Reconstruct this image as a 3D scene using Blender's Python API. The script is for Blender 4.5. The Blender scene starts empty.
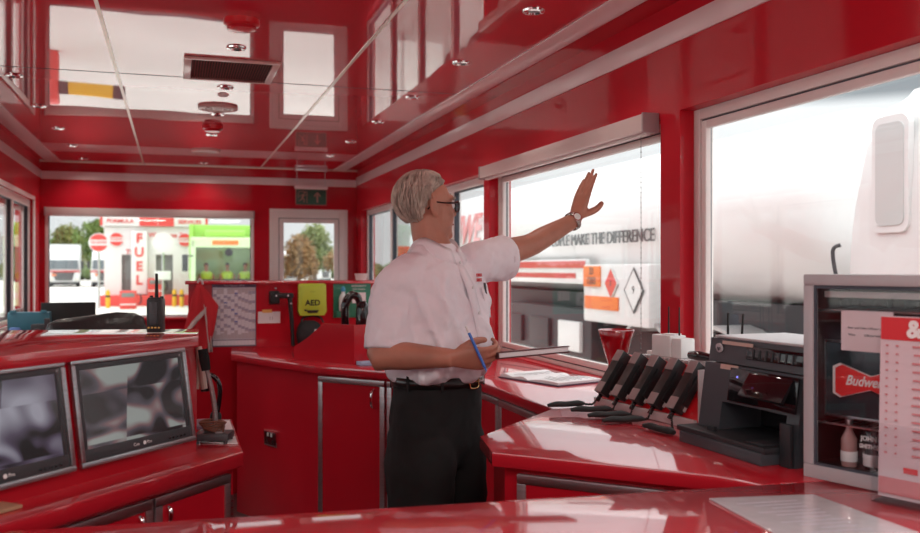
import bpy, bmesh, math, random
from mathutils import Vector as V, Matrix as Mx
random.seed(7)
SC=bpy.context.scene
COL=SC.collection
PI=math.pi
# ---------- camera, sky, exposure ----------
F_PX=894.0; TH=math.atan(286/894.0)
cam_d=bpy.data.cameras.new('camera'); cam=bpy.data.objects.new('camera',cam_d); COL.objects.link(cam)
cam_d.sensor_width=36; cam_d.lens=36*F_PX/920; cam_d.shift_y=1.5/920
cam_d.clip_start=0.05; cam_d.clip_end=600
cam_d.dof.use_dof=True; cam_d.dof.focus_distance=3.1; cam_d.dof.aperture_fstop=3.4
cam.location=(0,0,1.42); cam.rotation_euler=(PI/2,0,-TH)
SC.camera=cam
SC.view_settings.view_transform='Standard'; SC.view_settings.look='None'
SC.view_settings.gamma=1; SC.view_settings.exposure=0.07; SC.view_settings.use_curve_mapping=False
w=bpy.data.worlds.new('overcast_sky'); SC.world=w; w.use_nodes=True
nt=w.node_tree; nt.nodes.clear(); N=nt.nodes.new; L=nt.links.new
out=N('ShaderNodeOutputWorld'); bg=N('ShaderNodeBackground'); tc=N('ShaderNodeTexCoord'); sp=N('ShaderNodeSeparateXYZ')
L(tc.outputs['Generated'],sp.inputs[0])
el=N('ShaderNodeValToRGB'); el.color_ramp.elements[0].position=0.02; el.color_ramp.elements[0].color=(.88,.90,.91,1)
el.color_ramp.elements[1].position=0.8; el.color_ramp.elements[1].color=(3.5,3.5,3.55,1)
e=el.color_ramp.elements.new(0.3); e.color=(1.3,1.32,1.36,1)
L(sp.outputs['Z'],el.inputs[0])
nz=N('ShaderNodeTexNoise'); nz.inputs['Scale'].default_value=2.2; nz.inputs['Detail'].default_value=4
L(tc.outputs['Generated'],nz.inputs['Vector'])
mr=N('ShaderNodeMapRange'); mr.inputs['From Min'].default_value=.3; mr.inputs['From Max'].default_value=.7; mr.inputs['To Min'].default_value=.85; mr.inputs['To Max'].default_value=1.1
L(nz.outputs['Fac'],mr.inputs['Value'])
mul=N('ShaderNodeMixRGB'); mul.blend_type='MULTIPLY'; mul.inputs['Fac'].default_value=1
L(el.outputs[0],mul.inputs[1]); L(mr.outputs[0],mul.inputs[2])
# grey rain cloud bank low in the east
dx=N('ShaderNodeMapRange'); dx.inputs['From Min'].default_value=.45; dx.inputs['From Max'].default_value=.62
L(sp.outputs['X'],dx.inputs['Value'])
dz=N('ShaderNodeValToRGB'); r=dz.color_ramp
r.elements[0].position=.165; r.elements[0].color=(0,0,0,1); r.elements[1].position=.175; r.elements[1].color=(.85,.85,.85,1)
e=r.elements.new(.30); e.color=(1,1,1,1); e=r.elements.new(.45); e.color=(0,0,0,1)
L(sp.outputs['Z'],dz.inputs[0])
mm=N('ShaderNodeMath'); mm.operation='MULTIPLY'; L(dx.outputs[0],mm.inputs[0]); L(dz.outputs[0],mm.inputs[1])
mx=N('ShaderNodeMixRGB'); L(mm.outputs[0],mx.inputs[0]); L(mul.outputs[0],mx.inputs[1]); mx.inputs[2].default_value=(.27,.315,.35,1)
L(mx.outputs[0],bg.inputs['Color']); bg.inputs['Strength'].default_value=1.0
L(bg.outputs[0],out.inputs[0])
# added fill lights behind the camera, with made-up panels among the ceiling fittings
for px_,py_ in ((-.45,-.9),(1.0,-.9),(.27,.35)):
    ld=bpy.data.lights.new('added_fill_light','AREA'); ld.shape='RECTANGLE'; ld.size=.58; ld.size_y=.58; ld.energy=15; ld.color=(1,.95,.88)
    lo_=bpy.data.objects.new('added_fill_light',ld); lo_.location=(px_,py_,2.385); COL.objects.link(lo_)

# ---------- materials ----------
MAT={}
def mat(name,col=(.8,.8,.8),rough=.5,metal=0,coat=0,coat_ior=1.5,coat_rough=.03,ior=1.5,var=0,vscale=8,bump=0,bscale=40,emit=None,es=1,alpha=1,stretch=(1,1,1),sheen=0,bdist=.01,transmission=0,spec=.5):
    if name in MAT: return MAT[name]
    m=bpy.data.materials.new(name); m.use_nodes=True; t=m.node_tree; b=t.nodes['Principled BSDF']
    b.inputs['Base Color'].default_value=(*col,1); b.inputs['Roughness'].default_value=rough; b.inputs['Metallic'].default_value=metal
    b.inputs['Coat Weight'].default_value=coat; b.inputs['Coat IOR'].default_value=coat_ior; b.inputs['Coat Roughness'].default_value=coat_rough
    b.inputs['IOR'].default_value=ior; b.inputs['Alpha'].default_value=alpha; b.inputs['Transmission Weight'].default_value=transmission
    b.inputs['Specular IOR Level'].default_value=spec
    if sheen: b.inputs['Sheen Weight'].default_value=sheen
    if emit: b.inputs['Emission Color'].default_value=(*emit,1); b.inputs['Emission Strength'].default_value=es
    tcn=t.nodes.new('ShaderNodeTexCoord'); mp=t.nodes.new('ShaderNodeMapping'); mp.inputs['Scale'].default_value=stretch
    t.links.new(tcn.outputs['Object'],mp.inputs[0])
    if var:
        n=t.nodes.new('ShaderNodeTexNoise'); n.inputs['Scale'].default_value=vscale; n.inputs['Detail'].default_value=5
        t.links.new(mp.outputs[0],n.inputs['Vector'])
        rp=t.nodes.new('ShaderNodeValToRGB'); rp.color_ramp.elements[0].position=.3; rp.color_ramp.elements[1].position=.7
        rp.color_ramp.elements[0].color=(*[c*(1-var) for c in col],1); rp.color_ramp.elements[1].color=(*[min(1,c*(1+var)) for c in col],1)
        t.links.new(n.outputs['Fac'],rp.inputs[0]); t.links.new(rp.outputs[0],b.inputs['Base Color'])
    if bump:
        n=t.nodes.new('ShaderNodeTexNoise'); n.inputs['Scale'].default_value=bscale; n.inputs['Detail'].default_value=2
        t.links.new(mp.outputs[0],n.inputs['Vector'])
        bp=t.nodes.new('ShaderNodeBump'); bp.inputs['Strength'].default_value=bump; bp.inputs['Distance'].default_value=bdist
        t.links.new(n.outputs['Fac'],bp.inputs['Height']); t.links.new(bp.outputs[0],b.inputs['Normal'])
        if coat: t.links.new(bp.outputs[0],b.inputs['Coat Normal'])
    MAT[name]=m; return m
def glassmat(name,tint=(1,1,1),refl=1.0):
    m=bpy.data.materials.new(name); m.use_nodes=True; t=m.node_tree; t.nodes.clear()
    o=t.nodes.new('ShaderNodeOutputMaterial'); tr=t.nodes.new('ShaderNodeBsdfTransparent'); tr.inputs[0].default_value=(*tint,1)
    g=t.nodes.new('ShaderNodeBsdfGlossy'); g.inputs['Roughness'].default_value=.0
    fr=t.nodes.new('ShaderNodeLayerWeight'); fr.inputs['Blend'].default_value=.5
    pw=t.nodes.new('ShaderNodeMath'); pw.operation='POWER'; pw.inputs[1].default_value=5
    t.links.new(fr.outputs['Facing'],pw.inputs[0])
    k=t.nodes.new('ShaderNodeMath'); k.operation='MULTIPLY_ADD'; k.inputs[1].default_value=.9*refl; k.inputs[2].default_value=.045*refl; k.use_clamp=True
    t.links.new(pw.outputs[0],k.inputs[0])
    mxs=t.nodes.new('ShaderNodeMixShader'); t.links.new(k.outputs[0],mxs.inputs[0]); t.links.new(tr.outputs[0],mxs.inputs[1]); t.links.new(g.outputs[0],mxs.inputs[2])
    t.links.new(mxs.outputs[0],o.inputs[0]); MAT[name]=m; return m
RED=(.50,.007,.020)
m_wall=mat('red_wall_panel',RED,.5,spec=.1,coat=.38,coat_rough=.05,bump=.06,bscale=1.2,bdist=.02)
m_ceil=mat('red_gloss_ceiling',RED,.5,spec=.05,coat=1,coat_ior=2.15,coat_rough=.0,bump=.10,bscale=1.1,bdist=.02)
m_top=mat('red_gloss_worktop',(.54,.012,.026),.4,spec=.2,coat=1,coat_ior=2.2,coat_rough=.05,bump=.03,bscale=3)
m_cab=mat('red_cabinet_laminate',(.46,.005,.016),.5,spec=.15,coat=.5,coat_rough=.12,var=.06,vscale=3)
m_red=mat('red_plastic',(.62,.012,.02),.3,coat=.5)
m_strip=mat('pale_cover_strip',(.78,.62,.63),.3,coat=.5)
m_upvc=mat('pale_window_plastic',(.80,.74,.72),.35,coat=.3)
m_seal=mat('dark_window_seal',(.05,.06,.08),.5)
m_alu=mat('brushed_aluminium',(.55,.55,.56),.32,metal=1,var=.12,vscale=6,stretch=(1,1,30))
m_chrome=mat('chrome',(.85,.85,.86),.08,metal=1)
m_steel=mat('satin_steel',(.6,.6,.62),.28,metal=1)
m_black=mat('black_plastic',(.012,.012,.013),.38)
m_dark=mat('charcoal_plastic',(.045,.047,.052),.4,var=.05)
m_gblack=mat('gloss_black',(.008,.008,.01),.08,coat=.5)
m_rubber=mat('black_rubber',(.015,.015,.015),.7)
m_white=mat('white_plastic',(.78,.78,.77),.35)
m_paper=mat('white_paper',(.80,.79,.80),.7)
m_ink=mat('dark_ink',(.04,.04,.05),.7)
m_ltext=mat('white_lettering',(.85,.85,.85),.5)
m_rtext=mat('red_lettering',(.65,.03,.04),.5)
m_grey=mat('mid_grey_plastic',(.25,.25,.26),.4)
m_glass=glassmat('window_glass',(.97,.985,.98),.9)
m_dglass=glassmat('clear_acrylic',(.96,.965,.97),.7)

# ---------- mesh helpers ----------
def bx(bm,c,s,rot=None,bev=0):
    r=bmesh.ops.create_cube(bm,size=1); vs=r['verts']
    bmesh.ops.scale(bm,vec=V(s),verts=vs)
    if bev:
        es=list({e for v in vs for e in v.link_edges})
        rb=bmesh.ops.bevel(bm,geom=es,offset=min(bev,min(s)*.45),segments=2,profile=.6,affect='EDGES')
        vs=list({v for f in rb['faces'] for v in f.verts}|{v for v in vs if v.is_valid})
        # gather the whole island
        seen=set(vs); st=list(vs)
        while st:
            v=st.pop()
            for e in v.link_edges:
                o=e.other_vert(v)
                if o not in seen: seen.add(o); st.append(o)
        vs=list(seen)
    if rot is not None: bmesh.ops.transform(bm,matrix=rot.to_4x4(),verts=vs)
    bmesh.ops.translate(bm,vec=V(c),verts=vs)
    return vs
def bb(bm,x0,x1,y0,y1,z0,z1,bev=0):
    return bx(bm,((x0+x1)/2,(y0+y1)/2,(z0+z1)/2),(abs(x1-x0),abs(y1-y0),abs(z1-z0)),bev=bev)
def cyl(bm,p0,p1,r0,r1=None,seg=20,cap=True):
    r1=r0 if r1 is None else r1
    p0=V(p0);p1=V(p1); d=p1-p0
    q=bmesh.ops.create_cone(bm,cap_ends=cap,segments=seg,radius1=r0,radius2=r1,depth=d.length)
    m=Mx.Translation((p0+p1)/2)@d.to_track_quat('Z','Y').to_matrix().to_4x4()
    bmesh.ops.transform(bm,matrix=m,verts=q['verts']); return q['verts']
def sph(bm,c,r,seg=20,rot=None):
    q=bmesh.ops.create_uvsphere(bm,u_segments=seg,v_segments=max(8,seg//2+2),radius=1)
    r=(r,r,r) if isinstance(r,(int,float)) else r
    bmesh.ops.scale(bm,vec=V(r),verts=q['verts'])
    if rot is not None: bmesh.ops.transform(bm,matrix=rot.to_4x4(),verts=q['verts'])
    bmesh.ops.translate(bm,vec=V(c),verts=q['verts']); return q['verts']
def smooth_pts(pts,n=4):
    P=[V(p) for p in pts]
    if len(P)<3 or n<2: return P
    o=[]
    for i in range(len(P)-1):
        a=P[max(0,i-1)];b=P[i];c=P[i+1];d=P[min(len(P)-1,i+2)]
        for k in range(n):
            t=k/n
            o.append(.5*((2*b)+(c-a)*t+(2*a-5*b+4*c-d)*t*t+(3*b-a-3*c+d)*t**3))
    o.append(P[-1]); return o
def tube(bm,pts,r,seg=10,n=1,cap=True,flat=1.0,up=None):
    P=smooth_pts(pts,n)
    if not isinstance(r,(int,float)):
        R=[]; m=len(pts)-1
        for i in range(len(P)):
            t=i/(len(P)-1)*m; k=min(int(t),m-1); R.append(r[k]+(r[k+1]-r[k])*(t-k))
    else: R=[r]*len(P)
    prev=None; rings=[]
    for i,p in enumerate(P):
        t=(P[min(i+1,len(P)-1)]-P[max(i-1,0)]).normalized()
        if prev is None:
            a=V(up) if up else (V((0,0,1)) if abs(t.z)<.9 else V((1,0,0)))
            u=(a-t*a.dot(t)).normalized()
        else: u=(prev-t*prev.dot(t)).normalized()
        prev=u; v=t.cross(u)
        rings.append([bm.verts.new(p+u*(math.cos(2*PI*k/seg)*R[i]*flat)+v*(math.sin(2*PI*k/seg)*R[i])) for k in range(seg)])
    for a,b in zip(rings,rings[1:]):
        for k in range(seg): bm.faces.new((a[k],a[(k+1)%seg],b[(k+1)%seg],b[k]))
    if cap:
        bm.faces.new(rings[0][::-1]); bm.faces.new(rings[-1])
    return [v for g in rings for v in g]
def loft(bm,rings,cap=True):
    R=[[bm.verts.new(V(p)) for p in g] for g in rings]; n=len(R[0])
    for a,b in zip(R,R[1:]):
        for k in range(n): bm.faces.new((a[k],a[(k+1)%n],b[(k+1)%n],b[k]))
    if cap: bm.faces.new(R[0][::-1]); bm.faces.new(R[-1])
    return [v for g in R for v in g]
def ell(c,X,Y,a,b,n=28,pw=1.0):
    c=V(c);X=V(X);Y=V(Y); o=[]
    for k in range(n):
        t=2*PI*k/n; cx=math.cos(t); sy=math.sin(t)
        cx=math.copysign(abs(cx)**pw,cx); sy=math.copysign(abs(sy)**pw,sy)
        o.append(c+X*(a*cx)+Y*(b*sy))
    return o
def lathe(bm,prof,c=(0,0,0),seg=28):
    c=V(c); return loft(bm,[[c+V((r*math.cos(2*PI*k/seg),r*math.sin(2*PI*k/seg),z)) for k in range(seg)] for r,z in prof])
def prism(bm,poly,z0,z1,bev=0):
    lo=[bm.verts.new((x,y,z0)) for x,y in poly]; hi=[bm.verts.new((x,y,z1)) for x,y in poly]; n=len(poly)
    fs=[bm.faces.new(lo[::-1]),bm.faces.new(hi)]
    for k in range(n): fs.append(bm.faces.new((lo[k],lo[(k+1)%n],hi[(k+1)%n],hi[k])))
    bmesh.ops.recalc_face_normals(bm,faces=fs)
    if bev:
        es=list({e for f in fs[:2] for e in f.edges})
        bmesh.ops.bevel(bm,geom=es,offset=bev,segments=2,profile=.6,affect='EDGES')
def plate(bm,poly3,n,th):
    """a plate of real thickness from a 3d outline"""
    n=V(n).normalized()*th
    a=[bm.verts.new(V(p)) for p in poly3]; b=[bm.verts.new(V(p)+n) for p in poly3]; k=len(a)
    fs=[bm.faces.new(a[::-1]),bm.faces.new(b)]+[bm.faces.new((a[i],a[(i+1)%k],b[(i+1)%k],b[i])) for i in range(k)]
    bmesh.ops.recalc_face_normals(bm,faces=fs)
def B(): return bmesh.new()
def obj(name,bm,m,parent=None,W=None,smooth=None,mods=None):
    """one mesh object; W: geometry given in world space"""
    if W is None: W = parent is None
    if parent is not None and W:
        M=Mx.Identity(4); chain=[]; p=parent
        while p: chain.append(p); p=p.parent
        for q in reversed(chain): M=M@Mx.LocRotScale(q.location,q.rotation_euler,q.scale)
        bmesh.ops.transform(bm,matrix=M.inverted(),verts=bm.verts)
    bmesh.ops.recalc_face_normals(bm,faces=bm.faces)
    me=bpy.data.meshes.new(name); bm.to_mesh(me); bm.free()
    me.materials.append(m)
    if smooth is None or smooth:
        ang=.7 if smooth is None else 4
        for p in me.polygons: p.use_smooth=True
        if smooth is None:
            try: me.set_sharp_from_angle(angle=ang)
            except Exception: pass
    o=bpy.data.objects.new(name,me); COL.objects.link(o)
    if parent is not None: o.parent=parent
    return o
def tag(o,label=None,cat=None,group=None,kind=None):
    if label: o['label']=label
    if cat: o['category']=cat
    if group: o['group']=group
    if kind: o['kind']=kind
    return o
def thing(name,label,cat,loc=(0,0,0),rz=0,group=None):
    o=bpy.data.objects.new(name,None); o.empty_display_size=.05; COL.objects.link(o)
    o.location=loc; o.rotation_euler=(0,0,rz); return tag(o,label,cat,group)
def struct(name,bm,m,parent=None,W=None):
    o=obj(name,bm,m,parent,W)
    if parent is None: o['kind']='structure'
    return o
def dup(root,loc,rz,label=None,group=None):
    r=root.copy(); COL.objects.link(r); r.location=loc; r.rotation_euler=(0,0,rz)
    if label: r['label']=label
    if group: r['group']=group
    for ch in list(root.children):
        c=ch.copy(); COL.objects.link(c); c.parent=r
        for g in ch.children:
            d=g.copy(); COL.objects.link(d); d.parent=c
    return r
def text(name,s,size,m,parent,origin,right,up,ext=.0008,align='CENTER',shear=0,bold=0,W=False,sx=1):
    """lettering as a mesh: origin, right and up vectors (world if W else the parent's space)"""
    cu=bpy.data.curves.new('t','FONT'); cu.body=s; cu.size=size; cu.extrude=ext; cu.align_x=align; cu.align_y='CENTER'; cu.shear=shear; cu.offset=bold; cu.resolution_u=3
    to=bpy.data.objects.new('t',cu); me=bpy.data.meshes.new_from_object(to)
    bm=B(); bm.from_mesh(me); bpy.data.objects.remove(to); bpy.data.curves.remove(cu); bpy.data.meshes.remove(me)
    r=V(right).normalized(); u=V(up).normalized(); n=r.cross(u)
    M=Mx.Translation(V(origin))@Mx((r*sx,u,n)).transposed().to_4x4()
    bmesh.ops.transform(bm,matrix=M,verts=bm.verts)
    return obj(name,bm,m,parent,W=W,smooth=False)
def cf(p0,p1,z=0):
    """matrix: x runs p0->p1, y to the left of it, z up"""
    a=math.atan2(p1[1]-p0[1],p1[0]-p0[0]); return Mx.Translation((p0[0],p0[1],z))@Mx.Rotation(a,4,'Z')
def xf(bm,M): bmesh.ops.transform(bm,matrix=M,verts=bm.verts); return bm
# ================= SETTING =================
XL,XR,YB,YF,ZCL=-1.188,1.8,9.118,-1.7,2.42
T=.14
bm=B(); bb(bm,XL-T,XR+T,YF-T,YB+T,-.08,0)
m_floor=mat('dark_vinyl_floor',(.05,.035,.035),.35,coat=.4,var=.25,vscale=5)
struct('floor',bm,m_floor)
bm=B(); bb(bm,XL-T,XR+T,YF-T,YB+T,ZCL,ZCL+.1); struct('ceiling',bm,m_ceil)
def wall(name,axis,pos,thick,a0,a1,holes):
    """wall along an axis with rectangular holes (a0,a1,z0,z1)"""
    bm=B(); cur=a0
    def seg(s,e,z0,z1):
        if e-s<1e-4 or z1-z0<1e-4: return
        if axis=='y': bb(bm,pos,pos+thick,s,e,z0,z1)
        else: bb(bm,s,e,pos,pos+thick,z0,z1)
    for h in sorted(holes):
        seg(cur,h[0],0,ZCL); seg(h[0],h[1],0,h[2]); seg(h[0],h[1],h[3],ZCL); cur=h[1]
    seg(cur,a1,0,ZCL)
    bmesh.ops.remove_doubles(bm,verts=bm.verts,dist=1e-5)
    return struct(name,bm,m_wall)
ZS,ZH=.925,2.0
WA=(5.15,8.9,ZS,ZH); WB=(3.07,5.055,ZS,ZH); WC=(.35,2.93,ZS,2.01); WD=(-1.5,.1,ZS,2.0)
wall('wall_right','y',XR,T,YF,YB,[WA,WB,WC,WD])
LA=(5.5,8.66,.99,2.02); LB=(1.2,5.0,.99,2.0); LC=(-1.5,.8,.99,2.0)
wall('wall_left','y',XL-T,T,YF,YB,[LA,LB,LC])
BA=(-1.146,.76,.94,1.98); BB=(.946,1.665,.94,1.98)
wall('wall_back','x',YB,T,XL-T,XR+T,[BA,BB])
FA=(-1.0,1.6,.94,2.0)
wall('wall_front','x',YF-T,T,XL-T,XR+T,[FA])
# windows: frame, inner sash bars, panes
def window(name,axis,pos,h,bars=(),fw=.05,fd=.06,sash=False,blind=None,inward=1,seal=True,onwall=False):
    """pos: plane of the frame's centre"""
    a0,a1,z0,z1=h
    def q(bm,s,e,za,zb,d0,d1,bev=.004):
        if axis=='y': return bb(bm,pos+d0,pos+d1,s,e,za,zb,bev)
        return bb(bm,s,e,pos+d0,pos+d1,za,zb,bev)
    bm=B(); d=fd/2
    q(bm,a0,a0+fw,z0,z1,-d,d); q(bm,a1-fw,a1,z0,z1,-d,d); q(bm,a0+fw,a1-fw,z0,z0+fw*.6,-d,d); q(bm,a0+fw,a1-fw,z1-fw,z1,-d,d)
    for b in bars: q(bm,b-fw*.5,b+fw*.5,z0+fw*.6,z1-fw,-d,d)
    fr=struct(name,bm,m_upvc); 
    bm=B(); t=.006; edges=[a0+fw]+[x for b in bars for x in (b-fw*.5,b+fw*.5)]+[a1-fw]
    for s,e in zip(edges[::2],edges[1::2]):
        q(bm,s,s+t,z0+fw*.6,z1-fw,-d*.6,d*.6,0); q(bm,e-t,e,z0+fw*.6,z1-fw,-d*.6,d*.6,0)
        q(bm,s,e,z0+fw*.6,z0+fw*.6+t,-d*.6,d*.6,0); q(bm,s,e,z1-fw-t,z1-fw,-d*.6,d*.6,0)
    obj('window_seal',bm,m_seal,fr)
    for s,e in zip(edges[::2],edges[1::2]):
        bm=B(); q(bm,s+t*.5,e-t*.5,z0+fw*.6+t*.5,z1-fw-t*.5,-.003,.003,0); obj('pane',bm,m_glass,fr)
        if sash:
            bm=B(); k=.045
            k=.045 if fw>.045 else .03; q(bm,s+t,s+t+k,z0+fw*.6+t,z1-fw-t,-d*.9,-.004); q(bm,e-t-k,e-t,z0+fw*.6+t,z1-fw-t,-d*.9,-.004)
            q(bm,s+t+k,e-t-k,z0+fw*.6+t,z0+fw*.6+t+k,-d*.9,-.004); q(bm,s+t+k,e-t-k,z1-fw-t-k,z1-fw-t,-d*.9,-.004)
            obj('sash',bm,m_upvc,fr)
    return fr
window('window_1','y',XR+.088,WB,fw=.035,sash=True)
window('window_2','y',XR+.088,WA,bars=(7.85,6.9,6.0),fw=.05)
window('window_3','y',XR+.088,WC,bars=(),fw=.04,sash=True)
window('window_4','x',YB+.03,BA,bars=(),fw=.03)
window('window_5','x',YB+.01,BB,bars=(),fw=.055,sash=True)
window('window_6','y',XL-.05,LA,bars=(6.6,7.78),fw=.06,sash=True)
window('window_7','y',XL-.05,LB,bars=(2.5,3.8),fw=.06)
window('window_8','y',XL-.05,LC,bars=(-.3,),fw=.06)
window('window_9','y',XR+.088,WD,bars=(),fw=.06)
window('window_10','x',YF-.05,FA,bars=(.3,),fw=.06)
# pale architrave around the left window and small back window
bm=B(); a0,a1,z0,z1=LA; k=.06
for s in ((a0-k,a1+k,z1,z1+k*.6),(a0-k,a1+k,z0-k*.7,z0),(a1,a1+k,z0,z1),(a0-k,a0,z0,z1)): bb(bm,XL,XL+.014,s[0],s[1],s[2],s[3],.003)
struct('trim_1',bm,m_upvc)
bm=B(); a0,a1,z0,z1=BB; k=.035
for s in ((a0-k,a1+k,z1,z1+k),(a1,a1+k,z0,z1),(a0-k,a0,z0,z1)): bb(bm,s[0],s[1],YB-.014,YB,s[2],s[3],.003)
struct('trim_2',bm,m_upvc)
# sills
bm=B(); bb(bm,XL,XL+.09,LA[0]-.1,YB,.925,.95,.004); struct('trim_3',bm,m_wall)
bm=B(); bb(bm,XL+.1,1.72,YB-.05,YB,.915,.938,.004); struct('trim_4',bm,m_wall)
# pale cover strips on wall and ceiling
bm=B(); z0,z1=2.262,2.335; t=.008
bb(bm,XR-t,XR,YF,YB,2.268,2.352,.002); bb(bm,XL,XL+t,YF,YB,z0,z1,.002); bb(bm,XL+t,XR-t,YB-t,YB,z0-.01,z1-.01,.002)
struct('trim_5',bm,m_strip)
bm=B(); bb(bm,1.546,1.67,YF,YB-.02,ZCL-.008,ZCL,.002); struct('trim_6',bm,m_strip)
bm=B(); bb(bm,-1.13,-1.01,YF,YB-.02,ZCL-.008,ZCL,.002); struct('trim_7',bm,m_strip)
m_seam=mat('ceiling_seam_strip',(.75,.62,.55),.25,metal=.3)
bm=B(); bb(bm,-.285,-.27,YF,YB,ZCL-.004,ZCL); bb(bm,.815,.83,YF,YB,ZCL-.004,ZCL); bb(bm,XL,XR,YB-.02,YB-.008,ZCL-.01,ZCL); struct('trim_8',bm,m_seam)
bm=B(); 
for y in (.9,4.9): bb(bm,-1.01,1.54,y,y+.004,ZCL-.0015,ZCL)
struct('trim_9',bm,m_seal)
# column box between the two big windows
bm=B(); bb(bm,XL,XL+.02,YF,YB,0,.08,.003); struct('baseboard_left',bm,m_cab)
# blinds
def blind(label,axis,pos,a0,a1,z0,z1,d=.07,chain=None,s=1):
    t=thing('roller_blind',label,'blind',((a0+a1)/2,pos,z0) if axis=='x' else (pos,(a0+a1)/2,z0))
    bm=B()
    def q(bm,s0,e0,za,zb,da,db,bev=.005):
        if axis=='x': bb(bm,s0,e0,pos+da,pos+db,za,zb,bev)
        else: bb(bm,pos+da,pos+db,s0,e0,za,zb,bev)
    q(bm,a0,a1,z0+.012,z1,-d,-.001); obj('cassette',bm,m_blind,t,W=True)
    bm=B(); q(bm,a0+.02,a1-.02,z0,z0+.011,-d*.6,-d*.3,.002); obj('bottom_bar',bm,m_upvc,t,W=True)
    bm=B(); q(bm,a0-.012,a0,z0+.005,z1+.004,-d-.004,0); obj('end_cap',bm,m_endcap,t,W=True)
    bm=B(); q(bm,a1,a1+.012,z0+.005,z1+.004,-d-.004,0); obj('end_cap',bm,m_endcap,t,W=True)
    if chain:
        bm=B(); z=z0
        for k in range(int((z0-chain[1])/.02)):
            z=z0-.02*k; c=(chain[0],pos-d*.5,z) if axis=='x' else (pos-d*.5,chain[0],z)
            bmesh.ops.create_icosphere(bm,subdivisions=1,radius=.0032,matrix=Mx.Translation(c))
            c2=(c[0],c[1]+.018,c[2]) if axis=='y' else c
        cyl(bm,(c[0],c[1],z0),(c[0],c[1],z),.001,seg=6)
        obj('chain',bm,m_grey,t,W=True)
    return t
m_blind=mat('blind_cassette',(.60,.47,.46),.4,coat=.2); m_endcap=mat('blind_end_cap',(.35,.27,.28),.45)
blind('long pale pink roller blind cassette over window the man waves at','y',XR,3.09,5.03,1.94,2.02,chain=(3.16,1.06))
blind('pale roller blind cassette along top of wide back window','x',YB,BA[0]+.01,BA[1]-.01,1.905,1.985,d=.05)
# ceiling fittings
m_vred=mat('vent_red_frame',(.60,.34,.32),.35,coat=.3); m_vdark=mat('vent_slat_red',(.26,.012,.016),.5,spec=.1)
def downlight():
    t=thing('downlight','','light',(0,0,ZCL))
    bm=B(); lathe(bm,[(.022,-.001),(.030,-.009),(.042,-.007),(.045,0)]); o=obj('bezel',bm,m_chrome,t)
    bm=B(); lathe(bm,[(.001,-.003),(.024,-.003),(.024,-.002),(.001,-.0021)]); obj('lamp_face',bm,m_grey,t)
    return t
for i,(x,y,l_) in enumerate(((-.45,-.9,'square ceiling panel lamp at the cabin\'s near end, left'),(1.0,-.9,'square ceiling panel lamp at the cabin\'s near end, right'),(.27,.35,'square fill light panel added out of view above the camera'))):
    t=thing('added_fill_panel',l_,'lamp',(x,y,ZCL),0,'fill light panels added at the near end')  # housing made up for the added fill light, out of view
    bm=B()
    for a in ((-.31,.31,-.31,-.29),(-.31,.31,.29,.31),(-.31,-.29,-.29,.29),(.29,.31,-.29,.29)): bb(bm,*a,-.03,0,.003)
    obj('frame',bm,m_upvc,t); bm=B(); bb(bm,-.29,.29,-.29,.29,-.025,-.015); obj('diffuser',bm,mat('fill_panel_diffuser',(.8,.8,.8),.6,emit=(1,.95,.88),es=2.5),t)
dl0=downlight(); first=True
rows=[('left row of ceiling downlights',-.79,(5.12,6.04,6.97,7.93,8.85),'left'),('centre row of ceiling downlights',.27,(4.17,5.10,6.02,6.97,8.86),'centre'),('right row of ceiling downlights',1.33,(3.22,4.14,5.07,6.0,7.0,7.93),'right')]
ordn=['nearest the camera','second from the camera','third from the camera','fourth from the camera','fifth from the camera','farthest, next to the back wall']
for g,x,ys,nm in rows:
    for i,y in enumerate(ys):
        w_=ordn[i] if i<len(ys)-1 else ordn[5]
        lb=f'round chrome downlight in the {nm} ceiling row, {w_}'
        if first: dl0.location=(x,y,ZCL); tag(dl0,lb,None,g); first=False
        else: dup(dl0,(x,y,ZCL),0,lb,g)
        ld=bpy.data.lights.new('downlight_added_fill','SPOT'); ld.energy=7; ld.spot_size=2.4; ld.spot_blend=.8; ld.shadow_soft_size=.03; ld.color=(1,.92,.82)  # added fill to brighten the room; the downlights themselves look unlit
        lo_=bpy.data.objects.new('downlight_added_fill',ld); lo_.location=(x,y,ZCL-.02); COL.objects.link(lo_)
t=thing('ceiling_vent','rectangular ceiling grille with pale frame and dark red slats','vent',(.27,4.65,ZCL))
bm=B()
for a in ((.045,.495,4.40,4.43),(.045,.495,4.87,4.90),(.045,.08,4.43,4.87),(.46,.495,4.43,4.87)): bb(bm,a[0],a[1],a[2],a[3],ZCL-.012,ZCL,.003)
obj('frame',bm,m_vred,t,W=True)
bm=B()
for i in range(30): bx(bm,(.087+i*.0128,4.65,ZCL-.008),(.0015,.44,.014),Mx.Rotation(.5,3,'Y'))
tag(obj('slats',bm,m_vdark,t,W=True),'dark red slats')
bm=B(); bb(bm,.08,.46,4.43,4.87,ZCL-.001,ZCL); obj('backing',bm,mat('vent_dark_red',(.05,.004,.005),.7),t,W=True)
def round_vent(label,y,r):
    t=thing('round_vent',label,'vent',(.26,y,ZCL))
    bm=B(); lathe(bm,[(r*.80,-.004),(r*.84,-.018),(r,-.014),(r,0)]); obj('rim',bm,m_vred,t)
    bm=B()
    for rr in (.25,.5,.72): lathe(bm,[(r*rr-.004,-.006),(r*rr-.004,-.014),(r*rr+.004,-.014),(r*rr+.004,-.006)])
    for k in range(3): bx(bm,(0,0,-.010),(r*1.6,.006,.006),Mx.Rotation(k*PI/3,3,'Z'))
    obj('grille',bm,m_vred,t)
    bm=B(); lathe(bm,[(.001,-.003),(r*.8,-.003),(r*.8,-.001),(.001,-.001)]); obj('backing',bm,m_vdark,t)
round_vent('round red rimmed ceiling vent just behind the rectangular grille',5.75,.12)
round_vent('round ceiling vent far back near the exit sign',7.93,.12)
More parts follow.
